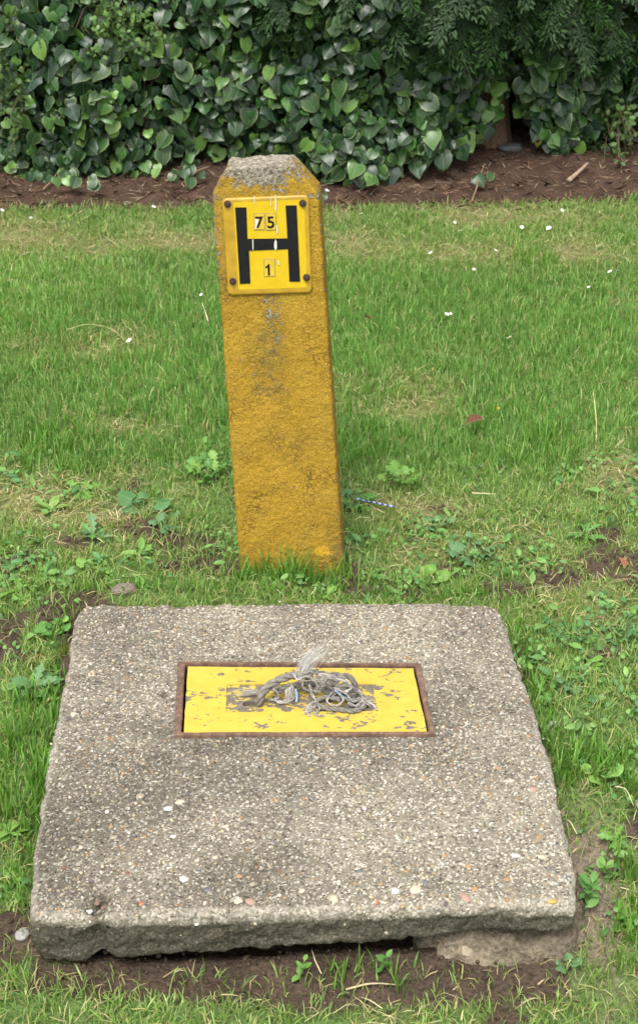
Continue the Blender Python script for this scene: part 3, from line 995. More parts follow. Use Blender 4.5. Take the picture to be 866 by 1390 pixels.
wear = np.maximum(wear, .30 * np.exp(-((V[:, 0] - PL(335, 480)[0]) / .028) ** 2 - ((V[:, 2] - PL(335, 480)[1]) / .10) ** 2))
rt = .45 * np.exp(-((V[:, 1] - DEP / 2) / (DEP)) ** 2) * topk
wear = np.maximum(wear, wear + .2 * rt)
dirt = .20 + .28 * (1 - sstep(V[:, 2], .02, .14)) + .36 * strk + .34 * sstep(fbm(V * 7, 31), .5, .75) + .25 * topk
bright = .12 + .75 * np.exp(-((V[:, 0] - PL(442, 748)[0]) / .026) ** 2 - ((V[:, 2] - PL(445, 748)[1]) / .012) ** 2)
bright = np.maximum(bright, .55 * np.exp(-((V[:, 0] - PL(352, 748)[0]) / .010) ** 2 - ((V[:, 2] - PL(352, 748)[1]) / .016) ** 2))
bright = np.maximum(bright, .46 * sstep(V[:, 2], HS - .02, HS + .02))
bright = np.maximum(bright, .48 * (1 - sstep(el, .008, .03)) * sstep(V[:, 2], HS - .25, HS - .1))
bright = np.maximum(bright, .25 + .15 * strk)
dd = (fbm(V * 40, 1) - .5) * .0022 + (fbm(V * 170, 2, 2) - .5) * .0020
dd += topk * (fbm(V * 70, 4) - .5) * .009
edgep = np.maximum(1 - sstep(el, 0, .006), 1 - sstep(er, 0, .006))
dd += edgep * (fbm(V * 90, 7) - .5) * .003
set_v(pm, V + NV * dd[:, None])
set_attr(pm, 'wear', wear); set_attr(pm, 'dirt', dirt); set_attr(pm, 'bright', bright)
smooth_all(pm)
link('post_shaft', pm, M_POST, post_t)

# the sign plate and what is on it
def Z3(zx, zy):
    """photograph position of a spot read off the enlarged view of the sign"""
    return PL(270 + zx / 4.124, 190 + zy / 4.124)
def prism(name, pts2, y0, y1, mat, parent, bevel=0.0):
    b = bmesh.new()
    f = [b.verts.new((p[0], y0, p[1])) for p in pts2]
    k = [b.verts.new((p[0], y1, p[1])) for p in pts2]
    b.faces.new(f); b.faces.new(k[::-1])
    n_ = len(f)
    for i in range(n_):
        j = (i + 1) % n_
        b.faces.new((f[j], f[i], k[i], k[j]))
    bmesh.ops.recalc_face_normals(b, faces=b.faces[:])
    if bevel:
        es = [e for e in b.edges if all(v in f for v in e.verts)]
        bmesh.ops.bevel(b, geom=es, offset=bevel, segments=2, affect='EDGES')
    return link(name, bm_mesh(name, b), mat, parent)
corn = [Z3(166, 866), Z3(633, 851), Z3(615, 306), Z3(131, 326)]
def round_poly(c4, r, ns=6):
    out = []
    for i in range(4):
        p, a, c = c4[i], c4[i - 1], c4[(i + 1) % 4]
        u = (a - p) / np.linalg.norm(a - p); v = (c - p) / np.linalg.norm(c - p)
        for s in np.linspace(0, 1, ns):
            p0, p2 = p + u * r, p + v * r
            out.append((1 - s) ** 2 * p0 + 2 * s * (1 - s) * p + s * s * p2)
    return out
# plate as a gently buckled sheet: fine grid inside a rounded outline
FY, TH = -.0030, .0018
nu, nv = 60, 66
gridv, ed = [], []
for j in range(nv + 1):
    for i in range(nu + 1):
        u, v = i / nu, j / nv
        p = (corn[0] * (1 - u) + corn[1] * u) * (1 - v) + (corn[3] * (1 - u) + corn[2] * u) * v
        du, dv = min(u, 1 - u), min(v, 1 - v)
        r_ = .055
        if du < r_ and dv < r_:                      # round the corner off
            q = math.hypot(r_ - du, r_ - dv)
            if q > r_:
                s = r_ / q
                cu, cv = (r_ if u < .5 else 1 - r_), (r_ if v < .5 else 1 - r_)
                u2, v2 = cu + (u - cu) * s, cv + (v - cv) * s
                p = (corn[0] * (1 - u2) + corn[1] * u2) * (1 - v2) + (corn[3] * (1 - u2) + corn[2] * u2) * v2
        buck = .0007 * math.sin(u * 7) * math.sin(v * 5)
        lip = .0016 * sstep(min(du, dv), .0, .02)
        gridv.append((p[0], FY - TH + .0010 - lip * .6 + buck * 0.5, p[1]))
        e_ = max(1 - sstep(du, .03 if u > .5 else .10, .08 if u > .5 else .16), 1 - sstep(dv, .02, .06 if v > .5 else .10))
        for (zx, zy) in ((163, 355), (582, 350), (192, 787), (603, 765)):
            s_ = Z3(zx, zy); dx_, dz_ = p[0] - s_[0], p[1] - s_[1]
            if dz_ < .004: e_ = max(e_, 1.1 * math.exp(-(dx_ / .004) ** 2 - (dz_ / .011) ** 2))
            else: e_ = max(e_, 1.1 * math.exp(-(dx_ / .005) ** 2 - (dz_ / .006) ** 2))
        ed.append(float(e_))
q = []
for j in range(nv):
    for i in range(nu):
        a = j * (nu + 1) + i
        q.append((a, a + 1, a + nu + 2, a + nu + 1))
rim = [i for i in range(nu + 1)] + [j * (nu + 1) + nu for j in range(1, nu + 1 if nu == nv else nv + 1)] + [nv * (nu + 1) + i for i in range(nu - 1, -1, -1)] + [j * (nu + 1) for j in range(nv - 1, 0, -1)]
base_n = len(gridv)
for i in rim:
    gridv.append((gridv[i][0], 0.0015, gridv[i][2])); ed.append(1.0)
for i in range(len(rim)):
    j = (i + 1) % len(rim)
    q.append((rim[j], rim[i], base_n + i, base_n + j))
pme = np_mesh('sign_plate', gridv, q, smooth=False)
set_attr(pme, 'edge', ed)
plate = link('sign_plate', pme, M_PLATE, post_t)
def zq(*p): return [Z3(*a) for a in p]
YS = FY - TH                                         # plate face
HB = [(205, 373), (268, 373), (274, 549), (497, 546), (487, 362), (548, 362), (568, 787), (508, 787), (500, 606), (282, 614), (290, 797), (232, 800)]
o = prism('letter_h', zq(*HB), YS - .0012, YS + .001, M_BLACK, plate)
def tile(quad):
    o4 = zq(*quad); c_ = np.mean(o4, 0)
    prism('digit_tile_surround', o4, YS - .0008, YS + .001, M_TILEEDGE, plate)
    prism('digit_tile', [c_ + (p - c_) * np.array([.86, .91]) for p in o4], YS - .0014, YS + .001, M_TILE, plate)
tile([(309, 405), (370, 405), (372, 498), (311, 500)])
tile([(375, 405), (434, 404), (436, 500), (376, 502)])
tile([(364, 662), (429, 660), (431, 759), (366, 761)])
dg = bpy.context.evaluated_depsgraph_get()
def digit(ch, zx, zy, hpx):
    cu = bpy.data.curves.new('digit', 'FONT')
    cu.body = ch; cu.align_x = 'CENTER'; cu.align_y = 'CENTER'
    cu.size = 1.0; cu.extrude = 0.02; cu.offset = 0.018
    to = bpy.data.objects.new('digit_source', cu)
    COL.objects.link(to)
    bpy.context.view_layer.update()
    me = bpy.data.meshes.new_from_object(to.evaluated_get(bpy.context.evaluated_depsgraph_get()))
    bpy.data.objects.remove(to)
    n_ = len(me.vertices)
    v = np.empty(n_ * 3, np.float32); me.vertices.foreach_get('co', v); v = v.reshape(-1, 3)
    mn, mx = v.min(0), v.max(0)
    hw = np.linalg.norm(Z3(zx, zy) - Z3(zx, zy + hpx))
    s = hw / (mx[1] - mn[1])
    c_ = (mn + mx) / 2; p = Z3(zx, zy)
    out = np.stack([p[0] + (v[:, 0] - c_[0]) * s, YS - .0016 - (v[:, 2] - mn[2]) / (mx[2] - mn[2]) * .0004, p[1] + (v[:, 1] - c_[1]) * s], 1)
    set_v(me, out)
    me.materials.clear()
    me.flip_normals()
    return link('digit', me, M_BLACK, plate)
digit('7', 341, 455, 64); digit('5', 404, 455, 66)
prism('digit', zq((389, 751), (400, 751), (398, 688), (390, 688), (385, 697), (374, 702), (374, 711), (387, 708)), YS - .0020, YS - .0010, M_BLACK, plate)
# white scrape marks where the surface is chipped
def flake(pts, name='scrape_mark', y=YS - .0023):
    prism(name, zq(*pts), y, y + .0004, M_WHITE, plate)
flake([(316, 436), (328, 432), (336, 446), (330, 470), (322, 490), (314, 492), (318, 462)], y=YS - .0018)
flake([(424, 566), (430, 548), (438, 562), (439, 600), (430, 612), (423, 592)])
flake([(428, 300), (434, 302), (436, 380), (432, 400), (427, 380)], y=YS - .0016)
flake([(434, 472), (440, 474), (446, 512), (440, 520), (437, 500)], y=YS - .0018)
flake([(441, 668), (450, 672), (454, 692), (446, 694)], y=YS - .0016)
flake([(301, 552), (307, 550), (308, 606), (303, 612)], y=YS - .0017)
flake([(310, 306), (314, 306), (317, 352), (313, 348)], y=YS - .0016)
flake([(402, 318), (405, 318), (408, 366), (404, 362)], y=YS - .0016)
def screw(zx, zy):
    p = Z3(zx, zy); parts = []
    b = bmesh.new()
    def disc(r, y0, y1, seg, dx=0, dz=0):
        f = [b.verts.new((p[0] + dx + r * math.cos(t), y0, p[1] + dz + r * math.sin(t))) for t in np.linspace(0, 2 * np.pi, seg, endpoint=False)]
        g = [b.verts.new((p[0] + dx + r * 1.08 * math.cos(t), y1, p[1] + dz + r * 1.08 * math.sin(t))) for t in np.linspace(0, 2 * np.pi, seg, endpoint=False)]
        b.faces.new(f)
        for i in range(seg):
            j = (i + 1) % seg
            b.faces.new((f[j], f[i], g[i], g[j]))
    disc(.0062, YS - .0012, YS + .001, 14)
    disc(.0046, YS - .0040, YS - .0012, 12)
    disc(.0032, YS - .0056, YS - .0040, 12)
    disc(.0016, YS - .0064, YS - .0056, 8)
    bmesh.ops.recalc_face_normals(b, faces=b.faces[:])
    link('screw', bm_mesh('screw', b), M_SCREW, plate)
for s_ in ((163, 355), (582, 350), (192, 787), (603, 765)): screw(*s_)

# ------------------------------------------------------------------ leaf templates
def leaf_grid(outline, ribs, fold=.12, droop=.18, curl=.10, wave=0.0):
    """outline: right half (x, y) from base to tip; ribs: matching heights on the midrib. Tip at +y, face +z."""
    V, uvs = [], []
    rows = len(outline)
    for sgn in (1, -1):
        for (x, y), m in zip(outline, ribs):
            for k, t in enumerate((0.0, .80, 1.0)):
                px, py = x * t * sgn, m * (1 - t) + y * t
                z = fold * abs(px) - curl * (abs(px) ** 2) * 3 - droop * py * py + wave * math.sin(py * 17 + sgn) * t * abs(x)
                V.append((px, py, z)); uvs.append((px, py))
    T = []
    for s in (0, 1):
        o_ = s * rows * 3
        for i in range(rows - 1):
            for k in (0, 1):
                a, b_, c_, d_ = o_ + i * 3 + k, o_ + i * 3 + k + 1, o_ + (i + 1) * 3 + k + 1, o_ + (i + 1) * 3 + k
                for tri in ((a, b_, c_), (a, c_, d_)):
                    T.append(tri if s == 0 else tri[::-1])
    V = np.array(V); T = np.array(T)
    rim = np.tile(np.array([0, .15, 1.0]), rows * 2)
    return V, T, np.array(uvs), rim
IVY = [leaf_grid([(0, 0), (.36, -.13), (.55, .15), (.46, .46), (.22, .77), (0, 1.02)], [0, .04, .22, .5, .78, 1], .28, .25, .22),
       leaf_grid([(0, 0), (.32, -.10), (.50, .18), (.47, .50), (.27, .76), (0, .95)], [0, .04, .22, .5, .78, .98], .2, .25, .05),
       leaf_grid([(0, 0), (.38, -.12), (.60, .20), (.44, .44), (.30, .72), (0, 1)], [0, .04, .22, .46, .76, 1], .05, .1, .2, .1)]
OVAL = leaf_grid([(0, 0), (.05, .12), (.20, .35), (.23, .6), (.15, .85), (0, 1)], [0, .12, .35, .6, .85, 1], .2, .35, .05, .12)
ROUND = leaf_grid([(0, .18), (.30, .08), (.50, .35), (.46, .66), (.24, .92), (0, .98)], [.18, .24, .42, .65, .85, .98], .15, .15, .25, .25)
TOOTH = leaf_grid([(0, 0), (.05, .2), (.14, .3), (.06, .38), (.20, .52), (.08, .6), (.22, .76), (.10, .84), (0, 1)], [0, .2, .3, .38, .52, .6, .76, .84, 1], .25, .45, 0, .1)
LOBED = leaf_grid([(0, .15), (.34, .05), (.54, .30), (.38, .42), (.50, .66), (.26, .74), (.22, .95), (0, .9)], [.15, .2, .32, .42, .6, .7, .85, .9], .1, .2, .2, .35)

# ------------------------------------------------------------------ ivy hedge
def hedge_face(X, Z):
    """how far back the ivy's front face stands at (X, Z)"""
    P = np.stack([X * 2.6, Z * 2.6], 1)
    y = HEDGE_Y + 0.06 - 0.02 * sstep(Z, 0.08, 0.4) - (fbm(P, 51) - .5) * 0.28
    y = y + .20 * sstep(X, .34, .60) - .12 * np.exp(-((X - .12) / .3) ** 2)
    return y
ivy_t = empty('ivy_hedge', (0, HEDGE_Y + .2, 0.08), 'dense dark ivy hedge of glossy heart shaped leaves behind the lawn', 'hedge')
IO = np.array([0, HEDGE_Y + .2, 0.08])
GREENS = np.array([(.009, .032, .013), (.015, .050, .015), (.026, .078, .019), (.055, .140, .028), (.125, .245, .048), (.015, .040, .024)])
GP = np.array([.22, .27, .22, .12, .07, .10])
def ivy_points(nk, x0, x1, z0, z1, seed, depth):
    rg = np.random.default_rng(seed)
    X = rg.uniform(x0, x1, nk); Zz = z0 + (z1 - z0) * rg.random(nk)
    dep = rg.exponential(depth, nk)
    y = hedge_face(X, Zz) + dep
    # ragged lower hem, tufts that trail onto the bed
    hem = .078 + .16 * (fbm(np.stack([X * 5, X * 0], 1), 61) - .42) + .02 * sstep(X, .35, .6) + .07 * np.exp(-((X - .60) / .06) ** 2) - .03 * (1 - sstep(X, -.5, -.2))
    ok = Zz > hem
    return X[ok], y[ok], Zz[ok], dep[ok], rg
def ivy_leaves(args):
    Xs, Ys, Zs, Ds, rg = args
    n_ = len(Xs)
    nr = np.stack([rg.normal(0, .55, n_), -1 + rg.normal(0, .25, n_), .5 + rg.normal(0, .5, n_)], 1)
    tip = np.stack([rg.normal(0, .75, n_), rg.normal(-.25, .2, n_), -np.ones(n_)], 1)
    size = np.clip(rg.lognormal(math.log(.037), .30, n_), .018, .058)
    M = frames(nr, tip, size, np.stack([Xs, Ys, Zs], 1) - IO)
    return M, size, Ds, np.stack([Xs, Ys, Zs], 1), rg
def leaf_cols(rg, n_, rim, palette, p, vari):
    c = palette[rg.choice(len(palette), n_, p=p)] * rg.uniform(.8, 1.25, (n_, 1))
    out = np.repeat(c[:, None], len(rim), 1)
    v = (rg.random(n_) < vari)[:, None, None] * rim[None, :, None] * 1.6
    return out * (1 - v * .45) + np.array([.24, .31, .12]) * v * .45
Ma, Sa, Da, Pa, rgA = ivy_leaves(ivy_points(11500, -1.75, 1.75, .06, .86, 5, .085))
pp = project(Pa)
vis = (pp[:, 0] > -20) & (pp[:, 0] < 886) & (pp[:, 1] > -30) & (pp[:, 1] < 300)
score = np.where(vis, Sa * 10 - Da * 9 - .5 * sstep(pp[:, 0], 560, 700), -99)
big = np.argsort(-score)[:300]
ivy_var = []
for vi in range(12):
    tv, tf, uv, rim = IVY[vi % 3]
    base = GREENS[[1, 2, 0, 3, 1, 5, 2, 4, 0, 1, 1, 2][vi]] * (0.9 + .05 * (vi % 4))
    v = rim[:, None] * (.75 if vi in (1, 3, 6, 7, 10) else .1)
    ivy_var.append(np_mesh('ivy_leaf', tv, tf, base[None] * (1 - v) + np.array([.26, .33, .13]) * v, uv, smooth=True))
for i in big:
    o = link('leaf', ivy_var[random.randrange(12)], M_IVY, ivy_t)
    o.matrix_local = Matrix(Ma[i].tolist())
rest = np.setdiff1d(np.arange(len(Ma)), big)
Mb, Sb, Db, Pb, rgB = ivy_leaves(ivy_points(2600, -2.4, 2.4, .7, 1.7, 6, .07))
allM = np.concatenate([Ma[rest], Mb])
Vs, Ts, Cs, Us, off = [], [], [], [], 0
for vi in range(3):
    tv, tf, uv, rim = IVY[vi]
    m_ = allM[vi::3]
    v, t_, c_, u = bulk(tv, tf, m_, leaf_cols(rgA, len(m_), rim, GREENS, GP, .35), uv)
    Vs.append(v); Ts.append(t_ + off); Cs.append(c_); Us.append(u); off += len(v)
o = link('leaf_mass', np_mesh('leaf_mass', np.concatenate(Vs), np.concatenate(Ts), np.concatenate(Cs), np.concatenate(Us), smooth=True), M_IVY, ivy_t)
tag(o, kind='stuff')
# inner stems of the hedge as a lumpy sheet, painted near black for shade
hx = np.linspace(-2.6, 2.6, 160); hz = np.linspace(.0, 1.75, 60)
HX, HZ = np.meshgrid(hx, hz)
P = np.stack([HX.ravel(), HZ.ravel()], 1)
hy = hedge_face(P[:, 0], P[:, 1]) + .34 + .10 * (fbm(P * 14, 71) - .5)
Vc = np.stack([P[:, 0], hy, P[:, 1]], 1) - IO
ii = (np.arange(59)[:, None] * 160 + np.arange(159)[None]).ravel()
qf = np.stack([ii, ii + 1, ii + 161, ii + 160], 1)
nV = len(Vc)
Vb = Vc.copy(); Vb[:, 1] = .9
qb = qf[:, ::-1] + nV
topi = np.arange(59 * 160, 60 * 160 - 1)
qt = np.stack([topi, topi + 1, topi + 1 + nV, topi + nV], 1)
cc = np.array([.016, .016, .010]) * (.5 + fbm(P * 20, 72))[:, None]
o = link('inner_shade_mass', np_mesh('inner_shade_mass', np.concatenate([Vc, Vb]), np.concatenate([qf, qb, qt]), np.concatenate([cc, cc]), smooth=True), M_BARK, ivy_t)
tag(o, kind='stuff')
# ivy stems
rg = np.random.default_rng(9)
parts = []
for i in range(46):
    x = rg.uniform(-1.4, 1.4); z = rg.uniform(.06, .2)
    y = float(hedge_face(np.array([x]), np.array([z]))[0]) + rg.uniform(.07, .18)
    pts_ = []
    dx = rg.normal(0, .12)
    for s in np.linspace(0, 1, 5):
        pts_.append((x + dx * s + rg.normal(0, .015), y + rg.normal(0, .03), z + s * rg.uniform(.25, .6)))
    parts.append(tube(catmull(pts_, 14) - IO, np.linspace(.0045, .0018, 14), 5))
Vt, Ft = join(parts)
o = link('stem', np_mesh('stem', Vt, Ft, np.tile([.07, .052, .032], (len(Vt), 1)), smooth=True), M_BARK, ivy_t)
tag(o, kind='stuff')
# runners of ivy that trail out on the bare earth
for (px, py, nl) in ((265, 232, 4), (90, 238, 5), (205, 226, 4), (495, 238, 5), (440, 262, 3), (655, 240, 2), (130, 246, 3), (390, 232, 4), (245, 240, 3)):
    for q_ in range(nl):
        p = G(px + random.uniform(-16, 16), py + random.uniform(-8, 4), .10 + random.uniform(0, .02))
        o = link('leaf', ivy_var[random.choice((3, 7, 9, 10, 1))], M_IVY, ivy_t)
        sz = random.uniform(.026, .042)
        Mx = frames(np.array([[random.gauss(0, .4), -.7, .8]]), np.array([[random.gauss(0, .6), -.5, -.6]]), np.array([sz]), np.array([p - IO]))[0]
        o.matrix_local = Matrix(Mx.tolist())

# small-leaved privet growing through the ivy at the upper left
def shrub(name, label, px, py, h, wid, n_, size, pal, seed, dy=-.04):
    p = G(px, py, .35)
    yy = float(hedge_face(np.array([0.0]), np.array([.4]))[0])
    t_ = (yy + dy) / ray(px, py)[1]
    c_ = CAM + ray(px, py) * t_
    base = np.array([c_[0], yy + .42, .09])
    t = empty(name, base, label, 'shrub')
    rg = np.random.default_rng(seed)
    parts, pos, dirs = [], [], []
    for i in range(26):
        tip = c_ + np.array([rg.normal(0, wid), rg.normal(0, .05), rg.normal(0, h)])
        a = base + np.array([rg.normal(0, .03), 0, 0])
        mid = (a + tip) / 2 + np.array([0, .06, .08]) + rg.normal(0, .02, 3)
        P = catmull([a, mid, tip], 16)
        parts.append(tube(P - base, np.linspace(.004, .0012, 16), 4))
        for s in rg.uniform(.55, 1, n_ // 26):
            k_ = P[min(int(s * 15), 15)] + rg.normal(0, .012, 3)
            pos.append(k_ - base); dirs.append(rg.normal(0, 1, 3) + np.array([0, -.6, .6]))
    V, Fc = join(parts)
    link('stem', np_mesh('stem', V, Fc, np.tile([.13, .10, .06], (len(V), 1)), smooth=True), M_BARK, t)
    pos = np.array(pos); dirs = np.array(dirs)
    tv, tf, uv, rim = OVAL
    tv = tv * np.array([1.5, 1, 1])
    M = frames(dirs, rg.normal(0, 1, (len(pos), 3)), rg.uniform(.7, 1.2, len(pos)) * size, pos)
    v, t2, c2, u2 = bulk(tv, tf, M, leaf_cols(rg, len(pos), rim, pal, np.ones(len(pal)) / len(pal), .15), uv)
    o = link('foliage', np_mesh('foliage', v, t2, c2, u2, smooth=True), M_WEED, t)
    tag(o, kind='stuff')
PALE = np.array([(.09, .17, .04), (.12, .22, .055), (.07, .14, .04)])
shrub('privet_shrub', 'pale small leaved shrub poking through the ivy at its top', 163, 28, .045, .075, 620, .019, PALE, 31)
shrub('boxleaf_shrub', 'small leaved dull green shrub at the left end of the ivy', 8, 100, .13, .05, 620, .022, PALE * .75, 32)
shrub('bramble_shrub', 'sparse yellowish small leaved shrub low at the right end', 850, 190, .05, .05, 260, .024, PALE * .9, 33, .18)

# ------------------------------------------------------------------ conifer over the right half
def spray(seed, L=.17):
    rg = np.random.default_rng(seed)
    V, T, C = [], [], []
    def needle(p, d, l, wd, c):
        s = np.cross(d, [0, 0, 1.0]); s /= np.linalg.norm(s) + 1e-9
        i = len(V)
        V.extend([p - s * wd * .5, p + s * wd * .5, p + d * l * .55 + s * wd * .62 + np.array([0, 0, wd * .3]), p + d * l * .55 - s * wd * .62 + np.array([0, 0, wd * .3]), p + d * l])
        C.extend([c * .85, c * .85, c, c, c * 1.2])
        T.extend([(i, i + 1, i + 2), (i, i + 2, i + 3), (i + 3, i + 2, i + 4)])
    base = np.array([.012, .036, .005])
    nb = 13
    for b in range(nb):
        s = b / nb
        p = np.array([.012 * math.sin(s * 5 + seed), s * L, -.06 * s * s])
        bl = L * .42 * (1 - s * .75) * rg.uniform(.5, 1.3)
        for sg in (1, -1):
            an = sg * R(rg.uniform(24, 58))
            d = np.array([math.sin(an), math.cos(an), -.12 + rg.normal(0, .08)])
            ns = 6
            for k in range(ns):
                q = p + d * bl * k / ns + np.array([0, 0, -.03 * (k / ns) ** 2])
                ll = .017 * (1 - .4 * k / ns) * rg.uniform(.45, 1.5)
                for s2 in (1, -1):
                    a2 = an + s2 * R(28)
                    needle(q, np.array([math.sin(a2), math.cos(a2), -.1 + rg.normal(0, .15)]), ll, .0042, base * rg.uniform(.7, 1.35))
            needle(p + d * bl, d, .018, .0045, base * 1.8)
    needle(np.array([0, L * .95, -.05]), np.array([0, 1.0, -.2]), .02, .005, base * 1.8)
    return np.array(V), np.array(T), np.array(C)
SPR = [spray(s) for s in (1, 2, 3, 4)]
spr_me = [np_mesh('frond', v, t, c) for v, t, c in SPR]
tb = G(668, 208, .09)
con_t = empty('conifer_tree', (tb[0], tb[1] + .05, .08), 'dark green conifer drooping feathery sprays over the ivy at right', 'tree')
CO = np.array([tb[0], tb[1] + .05, .08])
rg = np.random.default_rng(77)
def conf_pts(n_, tight):
    out = []
    while len(out) < n_:
        x = rg.uniform(-.15, 1.7)
        z = .4 + 1.3 * rg.random() ** 1.6
        # hem of the drooping foliage: lower on the right
        hem = .60 - .13 * sstep(x, .50, .80) + .035 * math.sin(x * 11) + .03 * math.sin(x * 27 + 1)
        if x < .3: hem += .03 * (1 - sstep(x, -.1, .3))
        if z < hem: continue
        y = HEDGE_Y + .02 + .18 * sstep(x, .4, .9) - .10 * sstep(z, .4, .9) + rg.exponential(.06) * tight
        out.append((x, y, z))
    return np.array(out)
pf = conf_pts(900, 1.0)
order = np.argsort(pf[:, 2])
Mx = frames(np.stack([rg.normal(0, .45, 900), -1 + rg.normal(0, .25, 900), .75 + rg.normal(0, .3, 900)], 1),
            np.stack([rg.normal(.2, .6, 900), rg.normal(-.4, .25, 900), -1 * np.ones(900)], 1), rg.uniform(.6, 1.2, 900), pf - CO)
for n_, i in enumerate(order[:290]):
    o = link('frond', spr_me[n_ % 4], M_CONIF, con_t)
    o.matrix_local = Matrix(Mx[i].tolist())
Vs, Ts, Cs, off = [], [], [], 0
pb_ = conf_pts(600, 3.0); pb_[:, 1] += .08
Mb2 = frames(np.stack([rg.normal(0, .5, 600), -1 + rg.normal(0, .3, 600), .6 + rg.normal(0, .3, 600)], 1), np.stack([rg.normal(0, .7, 600), rg.normal(-.3, .2, 600), -np.ones(600)], 1), rg.uniform(.7, 1.2, 600), pb_ - CO)
restM = np.concatenate([Mx[order[290:]], Mb2])
for k in range(4):
    m_ = restM[k::4]
    v, t_, c_, _ = bulk(SPR[k][0], SPR[k][1], m_, np.repeat(SPR[k][2][None], len(m_), 0) * rg.uniform(.7, 1.2, (len(m_), 1, 1)))
    Vs.append(v); Ts.append(t_ + off); Cs.append(c_); off += len(v)
o = link('crown', np_mesh('crown', np.concatenate(Vs), np.concatenate(Ts), np.concatenate(Cs)), M_CONIF, con_t)
tag(o, kind='stuff')
# trunk with stringy bark, and the boughs
zz = np.linspace(-.12, 2.2, 40)
an = np.linspace(0, 2 * np.pi, 40, endpoint=False)
TR = .050 * (1 + .5 * np.exp(-zz / .10)) * (1 - .18 * np.clip(zz, 0, 3))
AA, ZZ = np.meshgrid(an, zz)
rr = TR[:, None] * (1 + .16 * (fbm(np.stack([np.cos(AA).ravel() * 6, np.sin(AA).ravel() * 6, ZZ.ravel() * 2], 1), 3) - .5).reshape(AA.shape) * 2)
Vt = np.stack([rr * np.cos(AA), .08 + rr * np.sin(AA), ZZ], -1).reshape(-1, 3)
ft = np.array([(i * 40 + j, i * 40 + (j + 1) % 40, (i + 1) * 40 + (j + 1) % 40, (i + 1) * 40 + j) for i in range(39) for j in range(40)])
ct = np.array([.13, .085, .058]) * (.45 + 1.1 * fbm(np.stack([np.cos(AA).ravel() * 9, np.sin(AA).ravel() * 9, ZZ.ravel() * 3], 1), 5))[:, None]
link('trunk', np_mesh('trunk', Vt, ft, ct, smooth=True), M_BARK, con_t)
parts = []
for i in range(22):
    z0 = rg.uniform(.5, 2.0); tx = rg.uniform(-.8, 1.0)
    parts.append(tube(catmull([(0, .08, z0), (tx * .5, -.02, z0 + .05), (tx, -.12 + rg.normal(0, .05), z0 - .1)], 12), np.linspace(.014, .004, 12), 6))
Vt, Ft = join(parts)
link('bough', np_mesh('bough', Vt, Ft, np.tile([.10, .065, .04], (len(Vt), 1)), smooth=True), M_BARK, con_t)

